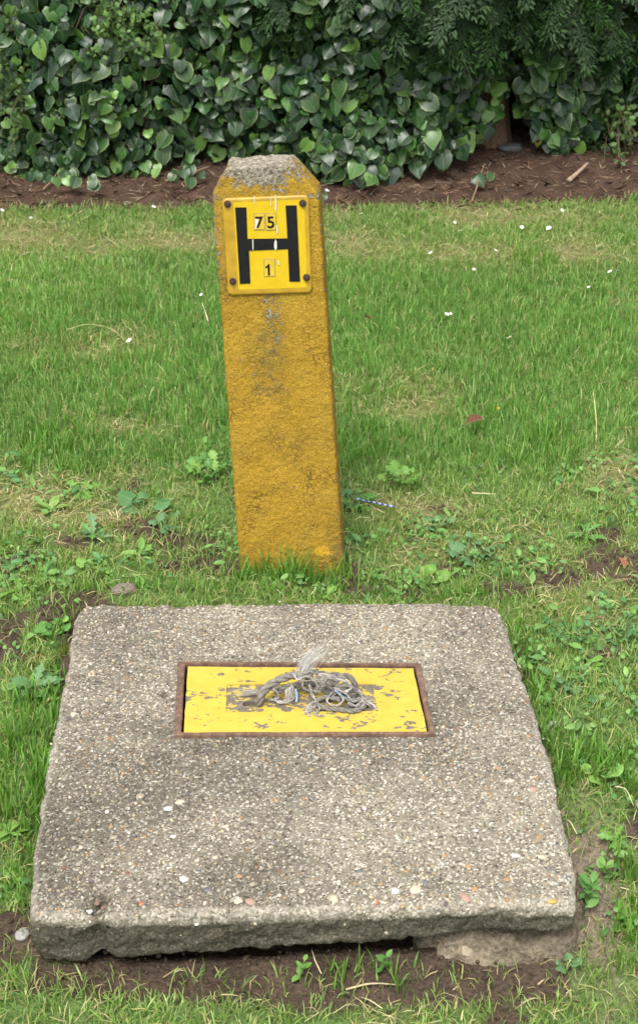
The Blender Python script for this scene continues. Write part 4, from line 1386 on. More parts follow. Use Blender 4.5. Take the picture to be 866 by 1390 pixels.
# ------------------------------------------------------------------ lawn grass
def near_px(X, Y):
    return project(np.stack([X, Y, np.full(len(X), .05)], 1))
def grass(name, n_, x0, x1, y0, y1, seed, dens_fn, label):
    rg = np.random.default_rng(seed)
    X = rg.uniform(x0, x1, n_); Y = rg.uniform(y0, y1, n_)
    # clumping: pull a share of the blades to tuft centres
    nc = n_ // 26
    cxs, cys = rg.uniform(x0, x1, nc), rg.uniform(y0, y1, nc)
    pick = rg.random(n_) < .62
    ci = rg.integers(0, nc, n_)
    X = np.where(pick, cxs[ci] + rg.normal(0, .010, n_), X); Y = np.where(pick, cys[ci] + rg.normal(0, .010, n_), Y)
    ctone = rg.uniform(0, 1, nc)[ci]
    sm_, dm_ = soil_mask(X, Y), dry_mask(X, Y)
    q = project(np.stack([X, Y, np.full(n_, .05)], 1))
    keep = rg.random(n_) < dens_fn(X, Y, q, sm_, dm_)
    keep &= ~in_poly(X, Y, SLAB_BIG) & (Y < bed_line(X) + rg.normal(0, .018, n_))
    # not through the post
    lx = (X - O3[0]); ly = (Y - O3[1])
    keep &= ~((np.abs(lx) < .105) & (ly > -.004) & (ly < .085))
    X, Y, sm_, dm_, q, ctone = X[keep], Y[keep], sm_[keep], dm_[keep], q[keep], ctone[keep]
    n_ = len(X)
    P = np.stack([X, Y], 1)
    lush = sstep(Y, 2.95, 3.15) * (1 - .55 * sstep(Y, 3.9, 4.4)) * (.45 + .9 * fbm(P * 3.0, 91))
    lush = np.clip(lush - dm_ * .5, 0, 1)
    H = (.015 + .019 * rg.random(n_)) * (1 - .35 * dm_) + .017 * lush * rg.random(n_) ** .7
    H *= 1 + .35 * (ctone - .5)
    H = np.where(rg.random(n_) < .015, H * 1.5, H)
    Wd = (.00060 + .00062 * rg.random(n_)) * (1 + .15 * lush)
    az = rg.uniform(0, 2 * np.pi, n_)
    flat = np.clip(rg.normal(.74 - .38 * lush, .32, n_), .05, 1.35)        # lean from upright, radians
    dead = rg.random(n_) < (.05 + .22 * dm_ + .08 * sm_ + .05 * (Y < 3))
    flat = np.where(dead, flat + .5, flat)
    dx, dy = np.cos(az), np.sin(az)
    Z = ground_z(X, Y) - .003
    ts = np.array([0, .4, .75, 1.0])
    # fold more towards the tip
    ang = flat[:, None] * np.array([.35, .8, 1.25])[None]
    seg = H[:, None] * np.diff(ts)[None]
    rad = np.concatenate([np.zeros((n_, 1)), np.cumsum(seg * np.sin(ang), 1)], 1)
    hgt = np.concatenate([np.zeros((n_, 1)), np.cumsum(seg * np.cos(ang), 1)], 1)
    cx_, cy_, cz_ = X[:, None] + dx[:, None] * rad, Y[:, None] + dy[:, None] * rad, Z[:, None] + hgt
    tw = rg.normal(0, .8, n_)
    sx, sy = -np.sin(az + tw), np.cos(az + tw)
    wv = Wd[:, None] * np.array([.85, 1.0, .7])[None]
    V = np.empty((n_, 7, 3))
    for k in range(3):
        V[:, k * 2, 0] = cx_[:, k] - sx * wv[:, k]; V[:, k * 2, 1] = cy_[:, k] - sy * wv[:, k]; V[:, k * 2, 2] = cz_[:, k]
        V[:, k * 2 + 1, 0] = cx_[:, k] + sx * wv[:, k]; V[:, k * 2 + 1, 1] = cy_[:, k] + sy * wv[:, k]; V[:, k * 2 + 1, 2] = cz_[:, k]
    V[:, 6, 0], V[:, 6, 1], V[:, 6, 2] = cx_[:, 3], cy_[:, 3], cz_[:, 3]
    tri = np.array([(0, 1, 3), (0, 3, 2), (2, 3, 5), (2, 5, 4), (4, 5, 6)])
    T = (tri[None] + (np.arange(n_) * 7)[:, None, None]).reshape(-1, 3)
    a_, b_ = np.array([.122, .262, .046]), np.array([.340, .485, .135])
    lushc = np.array([.112, .305, .058])
    tone = np.clip(.5 * ctone + .5 * rg.random(n_), 0, 1)[:, None]
    c = a_ * (1 - tone) + b_ * tone
    c = c * (1 - .6 * lush[:, None]) + (lushc * (.75 + .7 * tone)) * .6 * lush[:, None]
    big_ = (.86 + .3 * fbm(P * 2.2, 95))[:, None]
    hl = rg.random(n_) < .13
    c = np.where(hl[:, None], np.array([.44, .60, .21]) * rg.uniform(.75, 1.1, (n_, 1)), c)  # random share of blades coloured pale to stand in for highlights
    dk = rg.random(n_) < .16
    c = np.where((dk & ~hl)[:, None], c * .72, c)
    c = c * big_
    straw = np.array([.50, .42, .20]) * rg.uniform(.6, 1.15, (n_, 1))
    c = np.where(dead[:, None], straw, c * (1 - .22 * dm_[:, None]) + np.array([.30, .26, .09]) * .22 * dm_[:, None])
    vc = np.repeat(c[:, None], 7, 1)
    yel = (rg.random(n_) < .15)[:, None, None]
    vc[:, 4:] = np.where(yel, vc[:, 4:] * .55 + np.array([.36, .30, .12]) * .45, vc[:, 4:])
    o = link(name, np_mesh(name, V.reshape(-1, 3), T, vc.reshape(-1, 3)), M_GRASS)
    return tag(o, label, 'grass', kind='stuff')
def d_main(X, Y, q, s, dmm):
    infr = (np.abs(q[:, 0] - 433) < 560) & (q[:, 1] < 1480)
    base = np.where(infr, 1.0, .30) * (1 - .82 * sstep(s, .32, .62)) * (1 - .45 * dmm)
    return base * np.where(Y < 3.0, 1.0, .95)
grass('grass', 560000, -2.0, 2.0, 1.45, BED_Y + .15, 101, d_main, 'short green lawn grass with dry straw coloured patches')
# longer tufts at the foot of the post and along the slab
def tuft_spots():
    L = []
    for px in range(328, 480, 7): L.append((px + random.uniform(-4, 4), 784 + random.uniform(-3, 10), .052, 9))
    for px in (360, 385, 400, 415): L.append((px, 786, .075, 12))
    for t_ in np.linspace(0, 1, 40):
        L.append((96 - 62 * t_ + random.uniform(-12, 0), 850 + 380 * t_, .035, 9))
        L.append((690 + 76 * t_ + random.uniform(2, 16), 850 + 215 * t_, .035, 8))
    for px in range(120, 680, 12): L.append((px + random.uniform(-6, 6), 812 + random.uniform(-6, 2), .032, 8))
    for i in range(34): L.append((random.uniform(0, 60), random.uniform(950, 1130), .055, 9))
    for i in range(30): L.append((random.uniform(750, 866), random.uniform(1010, 1080), .05, 10))
    for i in range(26): L.append((random.uniform(838, 880), random.uniform(1180, 1330), .05, 9))
    for i in range(14): L.append((random.uniform(390, 560), random.uniform(1292, 1345), .04, 5))
    for i in range(14): L.append((random.uniform(470, 520), random.uniform(560, 640), .06, 8))
    for i in range(26): L.append((random.uniform(690, 780), random.uniform(600, 650), .06, 8))
    for i in range(30): L.append((random.uniform(20, 120), random.uniform(590, 650), .055, 8))
    for i in range(14): L.append((random.uniform(700, 760), random.uniform(350, 375), .06, 8))
    return L
rg = np.random.default_rng(55)
parts, cols = [], []
for px, py, h, n_ in tuft_spots():
    c0 = G(px, py, .045 if py < 900 else slope_z(G(px, py, .0)[1]))
    for k in range(n_):
        x, y = c0[0] + rg.normal(0, .011), c0[1] + rg.normal(0, .011)
        if in_poly(np.array([x]), np.array([y]), SLAB)[0]: continue
        az = rg.uniform(0, 6.283); ln = h * rg.uniform(.55, 1.2); fl = abs(rg.normal(.45, .3))
        z = gz(x, y) - .002
        wd = rg.uniform(.0011, .0019)
        d_ = np.array([math.cos(az), math.sin(az)]); s_ = np.array([-math.sin(az), math.cos(az)]) * wd
        rad, hh = 0, 0
        prev = [(x, y, z)]
        for a_, f_ in ((.35, .4), (.8, .35), (1.3, .25)):
            rad += ln * f_ * math.sin(fl * a_); hh += ln * f_ * math.cos(fl * a_)
            prev.append((x + d_[0] * rad, y + d_[1] * rad, z + hh))
        V = []
        for (a_, k_) in zip(prev[:3], (.9, 1.0, .65)):
            V += [(a_[0] - s_[0] * k_, a_[1] - s_[1] * k_, a_[2]), (a_[0] + s_[0] * k_, a_[1] + s_[1] * k_, a_[2])]
        V.append(prev[3])
        parts.append((np.array(V), np.array([(0, 1, 3), (0, 3, 2), (2, 3, 5), (2, 5, 4), (4, 5, 6)])))
        cols.append(np.tile(np.array([.112, .265, .045]) * rg.uniform(.7, 1.55) + np.array([rg.uniform(0, .04), 0, 0]), (7, 1)))
V, Fc = join(parts)
o = link('long_grass', np_mesh('long_grass', V, Fc, np.concatenate(cols)), M_GRASS)
tag(o, 'longer grass tufts round the post foot and slab edges', 'grass', kind='stuff')

# creeping small-leaved ground cover (clover, chickweed) near the slab
rg = np.random.default_rng(66)
n_ = 15000
X = rg.uniform(-1.1, 1.1, n_); Y = rg.uniform(1.5, 3.2, n_)
P = np.stack([X, Y], 1)
dens = sstep(fbm(P * 5.5, 81), .50, .66)
for px, py, rx, ry in ((790, 870, .09, .07), (640, 755, .06, .05), (60, 870, .05, .09), (820, 1000, .06, .15), (830, 930, .05, .08), (600, 730, .12, .06), (850, 1200, .02, .08), (150, 780, .08, .04)):
    dens = np.maximum(dens, blob(X, Y, px, py, rx, ry))
keep = (Y > YF + .06) & (rg.random(n_) < dens * .8) & ~in_poly(X, Y, SLAB_BIG) & ~((np.abs(X - O3[0]) < .10) & (Y > O3[1] - .01) & (Y < O3[1] + .09))
X, Y = X[keep], Y[keep]; n_ = len(X)
tv, tf, uv, rim = ROUND
pos = np.stack([X, Y, ground_z(X, Y) + rg.uniform(.008, .022, n_)], 1)
M = frames(np.stack([rg.normal(0, .4, n_), rg.normal(-.2, .4, n_), np.ones(n_)], 1), rg.normal(0, 1, (n_, 3)), rg.uniform(.005, .012, n_), pos)
CL = np.array([(.13, .28, .06), (.10, .24, .06), (.18, .32, .085), (.07, .18, .05)])
v, t_, c_, u_ = bulk(tv, tf, M, leaf_cols(rg, n_, rim, CL, np.ones(4) / 4, .0), uv)
h_ = n_ // 3
tv, tf, uv, rim = OVAL
M2 = frames(np.stack([rg.normal(0, .5, h_), rg.normal(-.3, .5, h_), np.ones(h_)], 1), rg.normal(0, 1, (h_, 3)), rg.uniform(.014, .030, h_), pos[:h_] + rg.normal(0, .012, (h_, 3)) * np.array([1, 1, .3]))
out_ = ~in_poly(M2[:, 0, 3], M2[:, 1, 3], SLAB_BIG)
M2 = M2[out_]
v2, t2, c2, u2 = bulk(tv, tf, M2, leaf_cols(rg, len(M2), rim, CL, np.ones(4) / 4, .0), uv)
t_ = np.concatenate([t_, t2 + len(v)]); v = np.concatenate([v, v2]); c_ = np.concatenate([c_, c2]); u_ = np.concatenate([u_, u2])
o = link('clover', np_mesh('clover', v, t_, c_, u_, smooth=True), M_WEED)
tag(o, 'low creeping clover leaves among the grass near the slab', 'ground cover', kind='stuff')

# dead straw matted between the blades, and crumbs of earth on the bare patches
rg = np.random.default_rng(123)
n_ = 60000
X = rg.uniform(-1.3, 1.3, n_); Y = 1.5 + (BED_Y - 1.5) * rg.random(n_) ** 1.3
sm_, dm_ = soil_mask(X, Y), dry_mask(X, Y)
keep = ~in_poly(X, Y, SLAB_BIG) & (rg.random(n_) < (.20 + .70 * dm_) * (1 - .75 * sstep(sm_, .35, .6))) & ~((np.abs(X - O3[0]) < .10) & (Y > O3[1] - .01) & (Y < O3[1] + .09))
X, Y = X[keep], Y[keep]; n_ = len(X)
l = rg.uniform(.012, .045, n_); az = rg.uniform(0, 6.283, n_); wd = rg.uniform(.0004, .0010, n_)
zg = ground_z(X, Y) + rg.uniform(.002, .016, n_)
dx, dy = np.cos(az), np.sin(az)
bend = rg.normal(0, .25, n_)
V = np.stack([np.stack([X - dy * wd, Y + dx * wd, zg], 1), np.stack([X + dy * wd, Y - dx * wd, zg], 1),
              np.stack([X + dx * l * .5 + dy * (wd + bend * l * .3), Y + dy * l * .5 - dx * (wd + bend * l * .3), zg + l * .12], 1),
              np.stack([X + dx * l * .5 - dy * (wd - bend * l * .3), Y + dy * l * .5 + dx * (wd - bend * l * .3), zg + l * .12], 1),
              np.stack([X + dx * l, Y + dy * l, zg + rg.normal(0, .08, n_) * l], 1)], 1)
T = (np.array([(0, 1, 2), (0, 2, 3), (3, 2, 4)])[None] + (np.arange(n_) * 5)[:, None, None]).reshape(-1, 3)
pal = np.array([(.42, .34, .17), (.34, .30, .12), (.24, .22, .09), (.46, .42, .22), (.20, .30, .07)])
cc = np.repeat((pal[rg.integers(0, 5, n_)] * rg.uniform(.7, 1.15, (n_, 1)))[:, None], 5, 1).reshape(-1, 3)
o = link('straw_thatch', np_mesh('straw_thatch', V.reshape(-1, 3), T, cc), M_LITTER)
tag(o, 'dead straw matted between the lawn blades', 'thatch', kind='stuff')
n_ = 30000
X = rg.uniform(-1.0, 1.0, n_); Y = rg.uniform(1.5, 3.2, n_)
sm_ = np.maximum(soil_mask(X, Y), np.clip(blob(X, Y, 803, 1165, .05, .16), 0, 1))
keep = ~in_poly(X, Y, SLAB_IN) & (sm_ > .3)
X, Y = X[keep][:6500], Y[keep][:6500]; n_ = len(X)
tv, tf = ico(1, 4, .8, .35)
sz = .0011 + .0045 * rg.random(n_) ** 4
M = frames(rg.normal(0, 1, (n_, 3)), rg.normal(0, 1, (n_, 3)), sz, np.stack([X, Y, ground_z(X, Y) + sz * .3], 1))
base_ = np.where((blob(X, Y, 803, 1165, .05, .16) > .35)[:, None], np.array([.24, .195, .14]), np.array([.075, .054, .038])) * rg.uniform(.6, 1.5, (n_, 1))
v, t_, c_, _ = bulk(tv, tf, M, np.repeat(base_[:, None], len(tv), 1))
o = link('soil_crumbs', np_mesh('soil_crumbs', v, t_, c_, smooth=True), M_GROUND)
tag(o, 'crumbs of brown earth on the bare patches', 'soil', kind='stuff')

# needle litter and twigs on the bed
rg = np.random.default_rng(88)
parts, cols = [], []
for i in range(5200):
    x = rg.uniform(-1.6, 1.6); y = bed_line(np.array([x]))[0] + rg.uniform(-.05, .75)
    l = rg.uniform(.012, .05); az = rg.uniform(0, 6.28); wd = rg.uniform(.0008, .0022)
    parts.append((x, y, l, az, wd))
A = np.array(parts); n_ = len(A)
zg = ground_z(A[:, 0], A[:, 1]) + rg.uniform(.001, .006, n_)
dx, dy = np.cos(A[:, 3]), np.sin(A[:, 3])
til = rg.normal(0, .2, n_) * A[:, 2]
V = np.stack([np.stack([A[:, 0] - dy * A[:, 4], A[:, 1] + dx * A[:, 4], zg], 1), np.stack([A[:, 0] + dy * A[:, 4], A[:, 1] - dx * A[:, 4], zg], 1),
              np.stack([A[:, 0] + dx * A[:, 2] / 2, A[:, 1] + dy * A[:, 2] / 2, zg + .0015], 1),
              np.stack([A[:, 0] + dx * A[:, 2], A[:, 1] + dy * A[:, 2], zg + np.abs(til)], 1)], 1)
T = (np.array([(0, 1, 2), (0, 2, 3), (1, 3, 2)])[None] + (np.arange(n_) * 4)[:, None, None]).reshape(-1, 3)
pal = np.array([(.16, .095, .058), (.24, .14, .08), (.05, .035, .025), (.32, .24, .16)])
cc = np.repeat(pal[rg.integers(0, 4, n_)][:, None], 4, 1).reshape(-1, 3)
o = link('needle_litter', np_mesh('needle_litter', V.reshape(-1, 3), T, cc), M_LITTER)
tag(o, 'brown fallen needles scattered on the bare bed under the hedge', 'litter', kind='stuff')

def twig(label, pts, r, colr=(.22, .15, .10), name='twig', cat='twig'):
    W = []
    for px, py, h in pts:
        p = G(px, py, .06)
        W.append((p[0], p[1], gz(p[0], p[1]) + h))
    W = np.array(W); c0 = W[0]
    v, f = tube(catmull(W, 14) - c0, np.linspace(r, r * .5, 14), 6)
    o = link(name, np_mesh(name, v, f, np.tile(colr, (len(v), 1)), smooth=True), M_BARK, None, c0)
    return tag(o, label, cat)
twig('pale broken stick lying on the brown bed at right', [(771, 251, .01), (782, 245, .016), (796, 236, .024)], .0085, (.33, .24, .17))
twig('crooked root rising from the bed under the ivy left of the post', [(152, 240, .02), (142, 233, .035), (130, 226, .06)], .007, (.20, .13, .09))
twig('thin brown twig flat on the bed beside the post shoulder', [(225, 252, .01), (255, 246, .012), (285, 238, .012)], .0035)
twig('thin brown twig on the bed left of the trailing ivy runner', [(60, 262, .008), (75, 250, .014), (86, 238, .03)], .0035)
twig('thin stalk rising from the bed edge right of the post', [(640, 274, .01), (648, 260, .03), (656, 244, .05)], .0025, (.25, .17, .1))
twig('long bent straw stalk lying in the lawn left of the post', [(92, 461, .03), (120, 460, .045), (150, 464, .045), (172, 476, .03)], .0011, (.34, .34, .15), 'straw_stalk', 'stalk')
twig('upright pale straw stalk in the lawn far right', [(808, 612, .0), (806, 600, .05), (800, 580, .09)], .0016, (.42, .38, .18), 'straw_stalk', 'stalk')
twig('short pale straw stalk in the lawn left of the post side', [(283, 446, .02), (279, 437, .03), (275, 430, .04)], .0016, (.55, .50, .32), 'straw_stalk', 'stalk')
twig('pale straw lying on the grass behind the round weeds at right', [(640, 677, .03), (656, 678, .03), (672, 679, .03)], .0014, (.5, .46, .28), 'straw_stalk', 'stalk')
twig('dry straw lying under the front edge of the slab', [(470, 1287, .006), (505, 1284, .010), (545, 1282, .008)], .0018, (.40, .33, .20), 'straw_stalk', 'stalk')
twig('pale grass stem slanting by the right edge of the slab', [(836, 1050, .02), (850, 1063, .035), (862, 1074, .02)], .0014, (.52, .50, .30), 'straw_stalk', 'stalk')

# stones
def stone(label, px, py, sx, sy, sz, colr, seed, dz=0.0, name='stone'):
    v, f = ico(3, seed, 1.0, .28)
    v = v * np.array([sx, sy / .72, sz])
    v = v + v / (np.linalg.norm(v, axis=1, keepdims=True)) * ((fbm(v * 160, seed) - .5) * sx * .16)[:, None]
    p = G(px, py, .05 if py < 1000 else 0.0)
    z = gz(p[0], p[1])
    cl_ = np.array(colr) * (.6 + .8 * fbm(v * 200, seed + 3))[:, None]
    o = link(name, np_mesh(name, v, f, cl_, smooth=True), M_STONE, None, (p[0], p[1], z + sz * .45 + dz))
    return tag(o, label, 'stone')
stone('brown grey rounded stone touching the back left corner of the slab', 170, 812, .024, .014, .0135, (.17, .135, .12), 3)
stone('dark flat slate on the bed beside the conifer trunk', 692, 218, .04, .03, .014, (.07, .075, .08), 5)
stone('small grey stone in the soil behind the middle of the slab', 517, 806, .007, .006, .005, (.22, .19, .18), 8)
stone('pale broken stone in the gap under the slab front', 633, 1282, .012, .010, .010, (.30, .25, .18), 9, .004)
stone('small grey stone in the soil by the slab right edge', 752, 975, .010, .008, .006, (.33, .30, .27), 12)
stone('small grey pebble lying left of the slab front corner', 30, 1262, .010, .009, .007, (.30, .29, .28), 13)

# ------------------------------------------------------------------ weeds
wmesh = {}
def wleaf(kind, colr, name='leaf'):
    key = (kind, colr)
    if key not in wmesh:
        tv, tf, uv, rim = dict(oval=OVAL, round=ROUND, tooth=TOOTH, lobed=LOBED)[kind]
        base = np.array(colr)
        c = base[None] * (1 + .15 * rim[:, None])
        wmesh[key] = np_mesh('weed_leaf', tv, tf, c, uv, smooth=True)
    return wmesh[key]
G1, G2, G3, G4, G5 = (.10, .25, .05), (.15, .31, .055), (.085, .20, .07), (.20, .36, .075), (.12, .24, .10)
def weed(name, label, px, py, kind, nl, size, colr, elev=(15, 50), seed=0, group=None, cat='weed', stalk=0.0, alt=None):
    rg = random.Random(seed + px * 7 + py)
    p = G(px, py, .05 if py < 900 else .012)
    z = gz(p[0], p[1])
    t = empty(name, (p[0], p[1], z), label, cat, group)
    a0 = rg.uniform(0, 6.28)
    for i in range(int(nl * 1.25)):
        az = a0 + i * 2.39996 + rg.uniform(-.6, .6)
        e = R(rg.uniform(*elev))
        s = size * .70 * rg.uniform(.45, 1.15)
        o = link('leaf', wleaf(kind, alt if (alt and rg.random() < .35) else colr), M_WEED, t)
        o.scale = (s, s, s)
        o.rotation_euler = (e, rg.uniform(-.5, .5), az)
        r_ = stalk * .8 * rg.uniform(.3, 1.1)
        o.location = (-math.sin(az) * r_ * math.cos(e), math.cos(az) * r_ * math.cos(e), -.001 + r_ * math.sin(e) + .012 * rg.random())
    if stalk:
        parts = []
        for ch in t.children:
            l = np.array(ch.location[:])
            parts.append(tube(catmull([(0, 0, -.004), l * .5 + np.array([0, 0, .003]), l], 5), .0009, 4))
        V, Fc = join(parts)
        link('stalk', np_mesh('stalk', V, Fc, np.tile(np.array(colr) * 1.1, (len(V), 1)), smooth=True), M_WEED, t)
    return t
weed('dock_plant', 'large leaved blue green weed behind the bare soil left of the post', 196, 690, 'round', 7, .050, G3, (8, 45), 1, stalk=.03)
weed('mallow_plant', 'bushy crinkled weed clump touching the left side of the post', 285, 652, 'lobed', 16, .042, G1, (15, 60), 2, stalk=.045, alt=G4)
weed('hawkweed_plant', 'narrow toothed rosette at the left edge of the bare soil', 128, 728, 'tooth', 10, .075, G1, (25, 65), 3, alt=G5)
weed('dandelion_plant', 'bright toothed rosette on the lawn, left of the blue green weed', 110, 672, 'tooth', 9, .06, G2, (15, 45), 4)
weed('plantain_plant', 'pale oval leaved weed at the far left of the bare soil', 68, 695, 'oval', 8, .05, G4, (15, 45), 5)
weed('chickweed_plant', 'sprawling small leaved weed in the bare soil, nearest left of the post', 225, 718, 'lobed', 9, .026, G5, (10, 40), 6, stalk=.03)
weed('nipplewort_plant', 'bright leafy weed between the stone and the bare soil', 192, 762, 'oval', 9, .048, G2, (20, 60), 7, alt=G4)
weed('sowthistle_plant', 'low pale leaved weed just above the brown grey stone, left side', 130, 785, 'round', 8, .032, G4, (10, 40), 8, stalk=.025)
weed('sorrel_plant', 'small green weed touching the brown grey stone', 194, 806, 'oval', 5, .035, G2, (15, 40), 9)
weed('mallow_plant', 'crinkled weed clump at the right foot of the post beside the striped straw', 482, 694, 'lobed', 11, .036, G3, (10, 45), 10, stalk=.03, alt=G1)
weed('mallow_plant', 'pale leafy weed in the grass, upper right of the striped straw', 545, 662, 'lobed', 12, .036, G2, (10, 50), 11, stalk=.035, alt=G4)
weed('plantain_plant', 'broad leaved weed rosette nearest the slab back edge, right of the post', 584, 786, 'round', 9, .046, G2, (8, 40), 12, stalk=.02, alt=G4)
weed('burdock_plant', 'wide grey green rosette in the lawn right of the post foot', 636, 752, 'lobed', 14, .048, G5, (5, 35), 13, stalk=.04)
weed('plantain_plant', 'single broad leaved weed midway between striped straw and grey green rosette', 594, 712, 'round', 5, .040, G5, (15, 50), 14, stalk=.02)
weed('dandelion_plant', 'small toothed rosette in the soil by the post right foot', 500, 778, 'tooth', 7, .05, G1, (10, 40), 15)
weed('plantain_plant', 'oval leaved weed just behind the slab, centre right', 535, 812, 'oval', 6, .032, G2, (15, 45), 16)
weed('plantain_plant', 'oval leaved weed against the slab back edge under the post', 445, 806, 'oval', 6, .034, G4, (15, 45), 17)
weed('dandelion_plant', 'toothed rosette in the lawn at the right edge, level with the post foot', 795, 730, 'tooth', 9, .06, G1, (15, 45), 18)
weed('trefoil_plant', 'dark green clover clump right of the slab back corner', 775, 868, 'round', 26, .018, G3, (0, 40), 19, stalk=.06, alt=G1)
weed('trefoil_plant', 'dark green clover clump at the right edge above the slab middle', 842, 856, 'round', 20, .018, G3, (0, 40), 20, stalk=.05, alt=G2)
weed('plantain_plant', 'round leaved weed close to the slab right edge, halfway along', 770, 955, 'round', 7, .026, G5, (5, 35), 21, stalk=.025)
weed('butterbur_plant', 'broad pale round leaf weed at far right beside the slab', 812, 1062, 'round', 5, .040, G4, (15, 45), 22, stalk=.02)
weed('nettle_plant', 'pale leaved weed tight against the slab left edge near its back', 78, 866, 'round', 11, .030, G1, (5, 45), 23, stalk=.03, alt=G4)
weed('yarrow_plant', 'feathery blue green weed clump beside the slab left edge', 52, 962, 'tooth', 18, .062, G5, (20, 65), 24)
weed('plantain_plant', 'yellow green oval leaved weed at the photo left edge by the slab', 14, 1130, 'oval', 8, .045, G4, (15, 45), 25)
weed('plantain_plant', 'shiny oval leaved weed left of the slab front corner', 14, 1185, 'oval', 6, .035, G2, (10, 40), 26)
weed('cress_plant', 'round pale leaves under the slab right front corner', 770, 1296, 'round', 5, .024, G5, (20, 60), 27, stalk=.015)
weed('dandelion_plant', 'toothed rosette on the grass right of the slab front corner', 835, 1140, 'tooth', 8, .05, G2, (20, 50), 28)
weed('plantain_plant', 'light oval leaved weed low at the right edge near the slab corner', 850, 1235, 'oval', 8, .045, G2, (20, 50), 29)
weed('plantain_plant', 'broad leaved weed in grass right of the slab, below the clover', 800, 925, 'oval', 8, .036, G2, (10, 40), 30)
weed('dandelion_plant', 'pale toothed rosette in front lawn at far left behind the slab', 25, 815, 'tooth', 9, .055, G4, (10, 40), 31)
weed('plantain_plant', 'broad oval weed in the rough grass left of the slab back corner', 62, 790, 'oval', 8, .042, G2, (10, 40), 32)
# upright sprig growing from the sandy patch
def sprig(label, px, py, h, nl, size, colr, seed):
    rg = random.Random(seed)
    p = G(px, py, .0); z = gz(p[0], p[1])
    t = empty('sprig', (p[0], p[1], z), label, 'weed')
    P = catmull([(0, 0, -.004), (rg.uniform(-.01, .01), -.004, h * .5), (rg.uniform(-.015, .015), -.01, h)], 10)
    v, f = tube(P, np.linspace(.0014, .0007, 10), 5)
    link('stem', np_mesh('stem', v, f, np.tile(np.array(colr) * 1.1, (len(v), 1)), smooth=True), M_WEED, t)
    for i in range(nl):
        q = P[min(9, 1 + int(9 * i / nl))]
        o = link('leaf', wleaf('oval', colr), M_WEED, t)
        s = size * rg.uniform(.7, 1.1)
        o.scale = (s * 1.2, s, s); o.location = q
        o.rotation_euler = (R(rg.uniform(15, 60)), 0, i * 2.4 + rg.uniform(-.3, .3))
    return t
sprig('upright leafy green sprig in the sandy patch beside the slab', 798, 1222, .05, 14, .022, G1, 3)
sprig('shorter leafy sprig at the right of the sandy patch', 826, 1190, .035, 10, .018, G2, 4)
sprig('thin seedling under the front of the slab, left of centre', 407, 1312, .045, 6, .016, G2, 5)
sprig('thin seedling under the front of the slab, right of centre', 516, 1304, .04, 7, .016, G1, 6)

# ------------------------------------------------------------------ daisies
def daisy_mesh(seed, closed=False):
    rg = random.Random(seed)
    V, T, C = [], [], []
    npet = 16
    for i in range(npet):
        a = i / npet * 6.2832 + rg.uniform(-.08, .08); l = rg.uniform(.9, 1.08)
        up = .75 if closed else rg.uniform(.05, .22)
        for (r_, w_, z_) in ((.28, .07, 0), (.7, .15, up * .5), (l * (.75 if closed else 1), .06, up)):
            for s in (-1, 1):
                V.append((math.cos(a) * r_ - math.sin(a) * w_ * s, math.sin(a) * r_ + math.cos(a) * w_ * s, z_))
                C.append((.82, .81, .78))
        o_ = len(V) - 6
        T += [(o_, o_ + 2, o_ + 3), (o_, o_ + 3, o_ + 1), (o_ + 2, o_ + 4, o_ + 5), (o_ + 2, o_ + 5, o_ + 3)]
    o_ = len(V)
    V.append((0, 0, .22)); C.append((.72, .50, .04))
    for i in range(8):
        a = i / 8 * 6.2832
        V.append((.34 * math.cos(a), .34 * math.sin(a), .06)); C.append((.65, .42, .03))
    T += [(o_, o_ + 1 + i, o_ + 1 + (i + 1) % 8) for i in range(8)]
    v, f = tube(np.array([(0, 0, 0), (.1, .1, -3.0), (0, .2, -6.5)]), .09, 4)
    o_ = len(V)
    V += [tuple(x) for x in v]; C += [(.10, .2, .05)] * len(v); T += [tuple(x + o_) for x in f]
    return np_mesh('daisy', np.array(V), np.array(T), np.array(C))
DM = [daisy_mesh(1), daisy_mesh(2), daisy_mesh(3, True)]
DAISY = [(838, 368, .0085, 'largest white daisy, near the right edge of the lawn'), (827, 370, .0055, 'smaller white daisy just left of the largest daisy'), (799, 391, .005, 'small daisy below and left of the largest daisy'),
         (744, 313, .0065, 'white daisy in the upper right lawn below the pale stick'), (708, 310, .0045, 'small daisy left of the one below the pale stick'), (761, 290, .006, 'daisy at the bed edge below the pale stick'),
         (624, 313, .0065, 'open daisy in the far lawn below a close pair of daisies'), (606, 304, .005, 'left flower of the close far pair of daisies'), (616, 303, .005, 'right flower of the close far pair of daisies'),
         (573, 284, .004, 'tiny daisy near the bed edge right of the post'), (490, 292, .0055, 'daisy closest to the right shoulder of the post'), (443, 260, .007, 'daisy on the bed edge touching the post shoulder in view'),
         (584, 343, .005, 'daisy on the dry patch right of the sign'), (672, 340, .005, 'daisy on the dry grass midway across the right lawn'), (643, 367, .005, 'daisy in the lawn right of the sign level with its bottom screws'),
         (691, 458, .006, 'lone daisy in the middle of the right lawn'), (606, 428, .0055, 'left flower of the nearer pair of daisies'), (611, 428, .004, 'tiny right flower of the nearer pair of daisies'),
         (173, 276, .0075, 'white daisy on the bed edge left of the post'), (209, 281, .005, 'small daisy just right of the one on the left bed edge'), (43, 299, .006, 'daisy in the far left lawn below the ivy'),
         (4, 290, .005, 'daisy at the extreme left edge of the lawn'), (176, 465, .006, 'daisy beside the long bent straw stalk'), (274, 405, .005, 'daisy beside the left side of the post below the sign'),
         (592, 386, .004, 'tiny daisy bud in the lawn right of the post below sign level')]
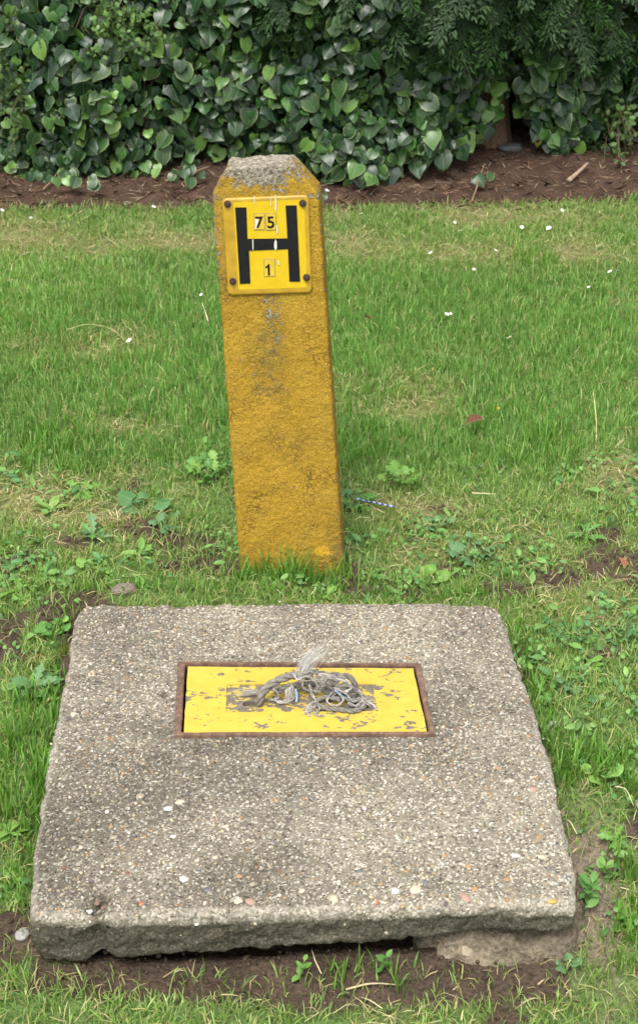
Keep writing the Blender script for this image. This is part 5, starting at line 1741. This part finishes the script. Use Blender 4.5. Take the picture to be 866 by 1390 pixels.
for i, (px, py, r_, lab) in enumerate(DAISY):
    p = G(px, py, .085)
    o = link('daisy', DM[i % 3], M_PETAL, None, (p[0], p[1], max(.085, gz(p[0], p[1]) + .035)))
    r_ *= 1.25
    o.scale = (r_, r_, r_)
    o.rotation_euler = (random.uniform(.2, .6), random.uniform(-.3, .3), random.uniform(0, 6))
    tag(o, lab, 'daisy', 'daisies scattered over the lawn')

# fallen leaves and the striped straw
def fallen(label, px, py, size, colr, rot, h=.03):
    tv, tf, uv, rim = leaf_grid([(0, 0), (.12, .12), (.30, .35), (.26, .6), (.16, .85), (0, 1)], [0, .12, .35, .6, .85, 1], .6, .3, -.5, .25)
    p = G(px, py, .06)
    o = link('fallen_leaf', np_mesh('fallen_leaf', tv, tf, np.tile(colr, (len(tv), 1)) * (1 + .2 * rim[:, None]), uv, smooth=True), M_WEED, None, (p[0], p[1], gz(p[0], p[1]) + h))
    o.scale = (size,) * 3
    o.rotation_euler = rot
    return tag(o, label, 'leaf')
fallen('curled reddish brown dead leaf on the lawn right of the post', 632, 588, .042, (.15, .055, .028), (.5, .3, -1.25), .035)
fallen('small yellow fallen petal leaf above the curled brown leaf', 676, 570, .010, (.65, .42, .03), (.3, .1, .4), .04)
fallen('rusty dead leaf in the grass at the right edge', 846, 775, .026, (.26, .085, .04), (.7, .2, .4), .02)
fallen('small brown dead leaf beside the right clover clump', 817, 853, .014, (.20, .08, .05), (.4, .2, 1.4), .03)
fallen('yellow ivy leaf fallen on the bed right of the slate', 727, 224, .05, (.38, .36, .06), (.9, 0, 3.0), .03)
fallen('small brown dead leaf in the far lawn right of the post', 504, 447, .02, (.17, .06, .035), (.4, .3, 1.2), .03)
pa, pb = G(484, 677, .075), G(536, 688, .075)
st = empty('striped_straw', pa, 'thin blue and white striped straw in the grass right of the post', 'straw')
dirv = pb - pa
nseg = 14
for i in range(nseg):
    a_, b_ = dirv * i / nseg, dirv * (i + 1) / nseg
    v, f = tube(np.array([a_, (a_ + b_) / 2, b_]), .0017, 8)
    link('stripe', np_mesh('stripe', v, f, np.tile((.08, .10, .30) if i % 2 else (.46, .48, .60), (len(v), 1)), smooth=True), M_PETAL, st)
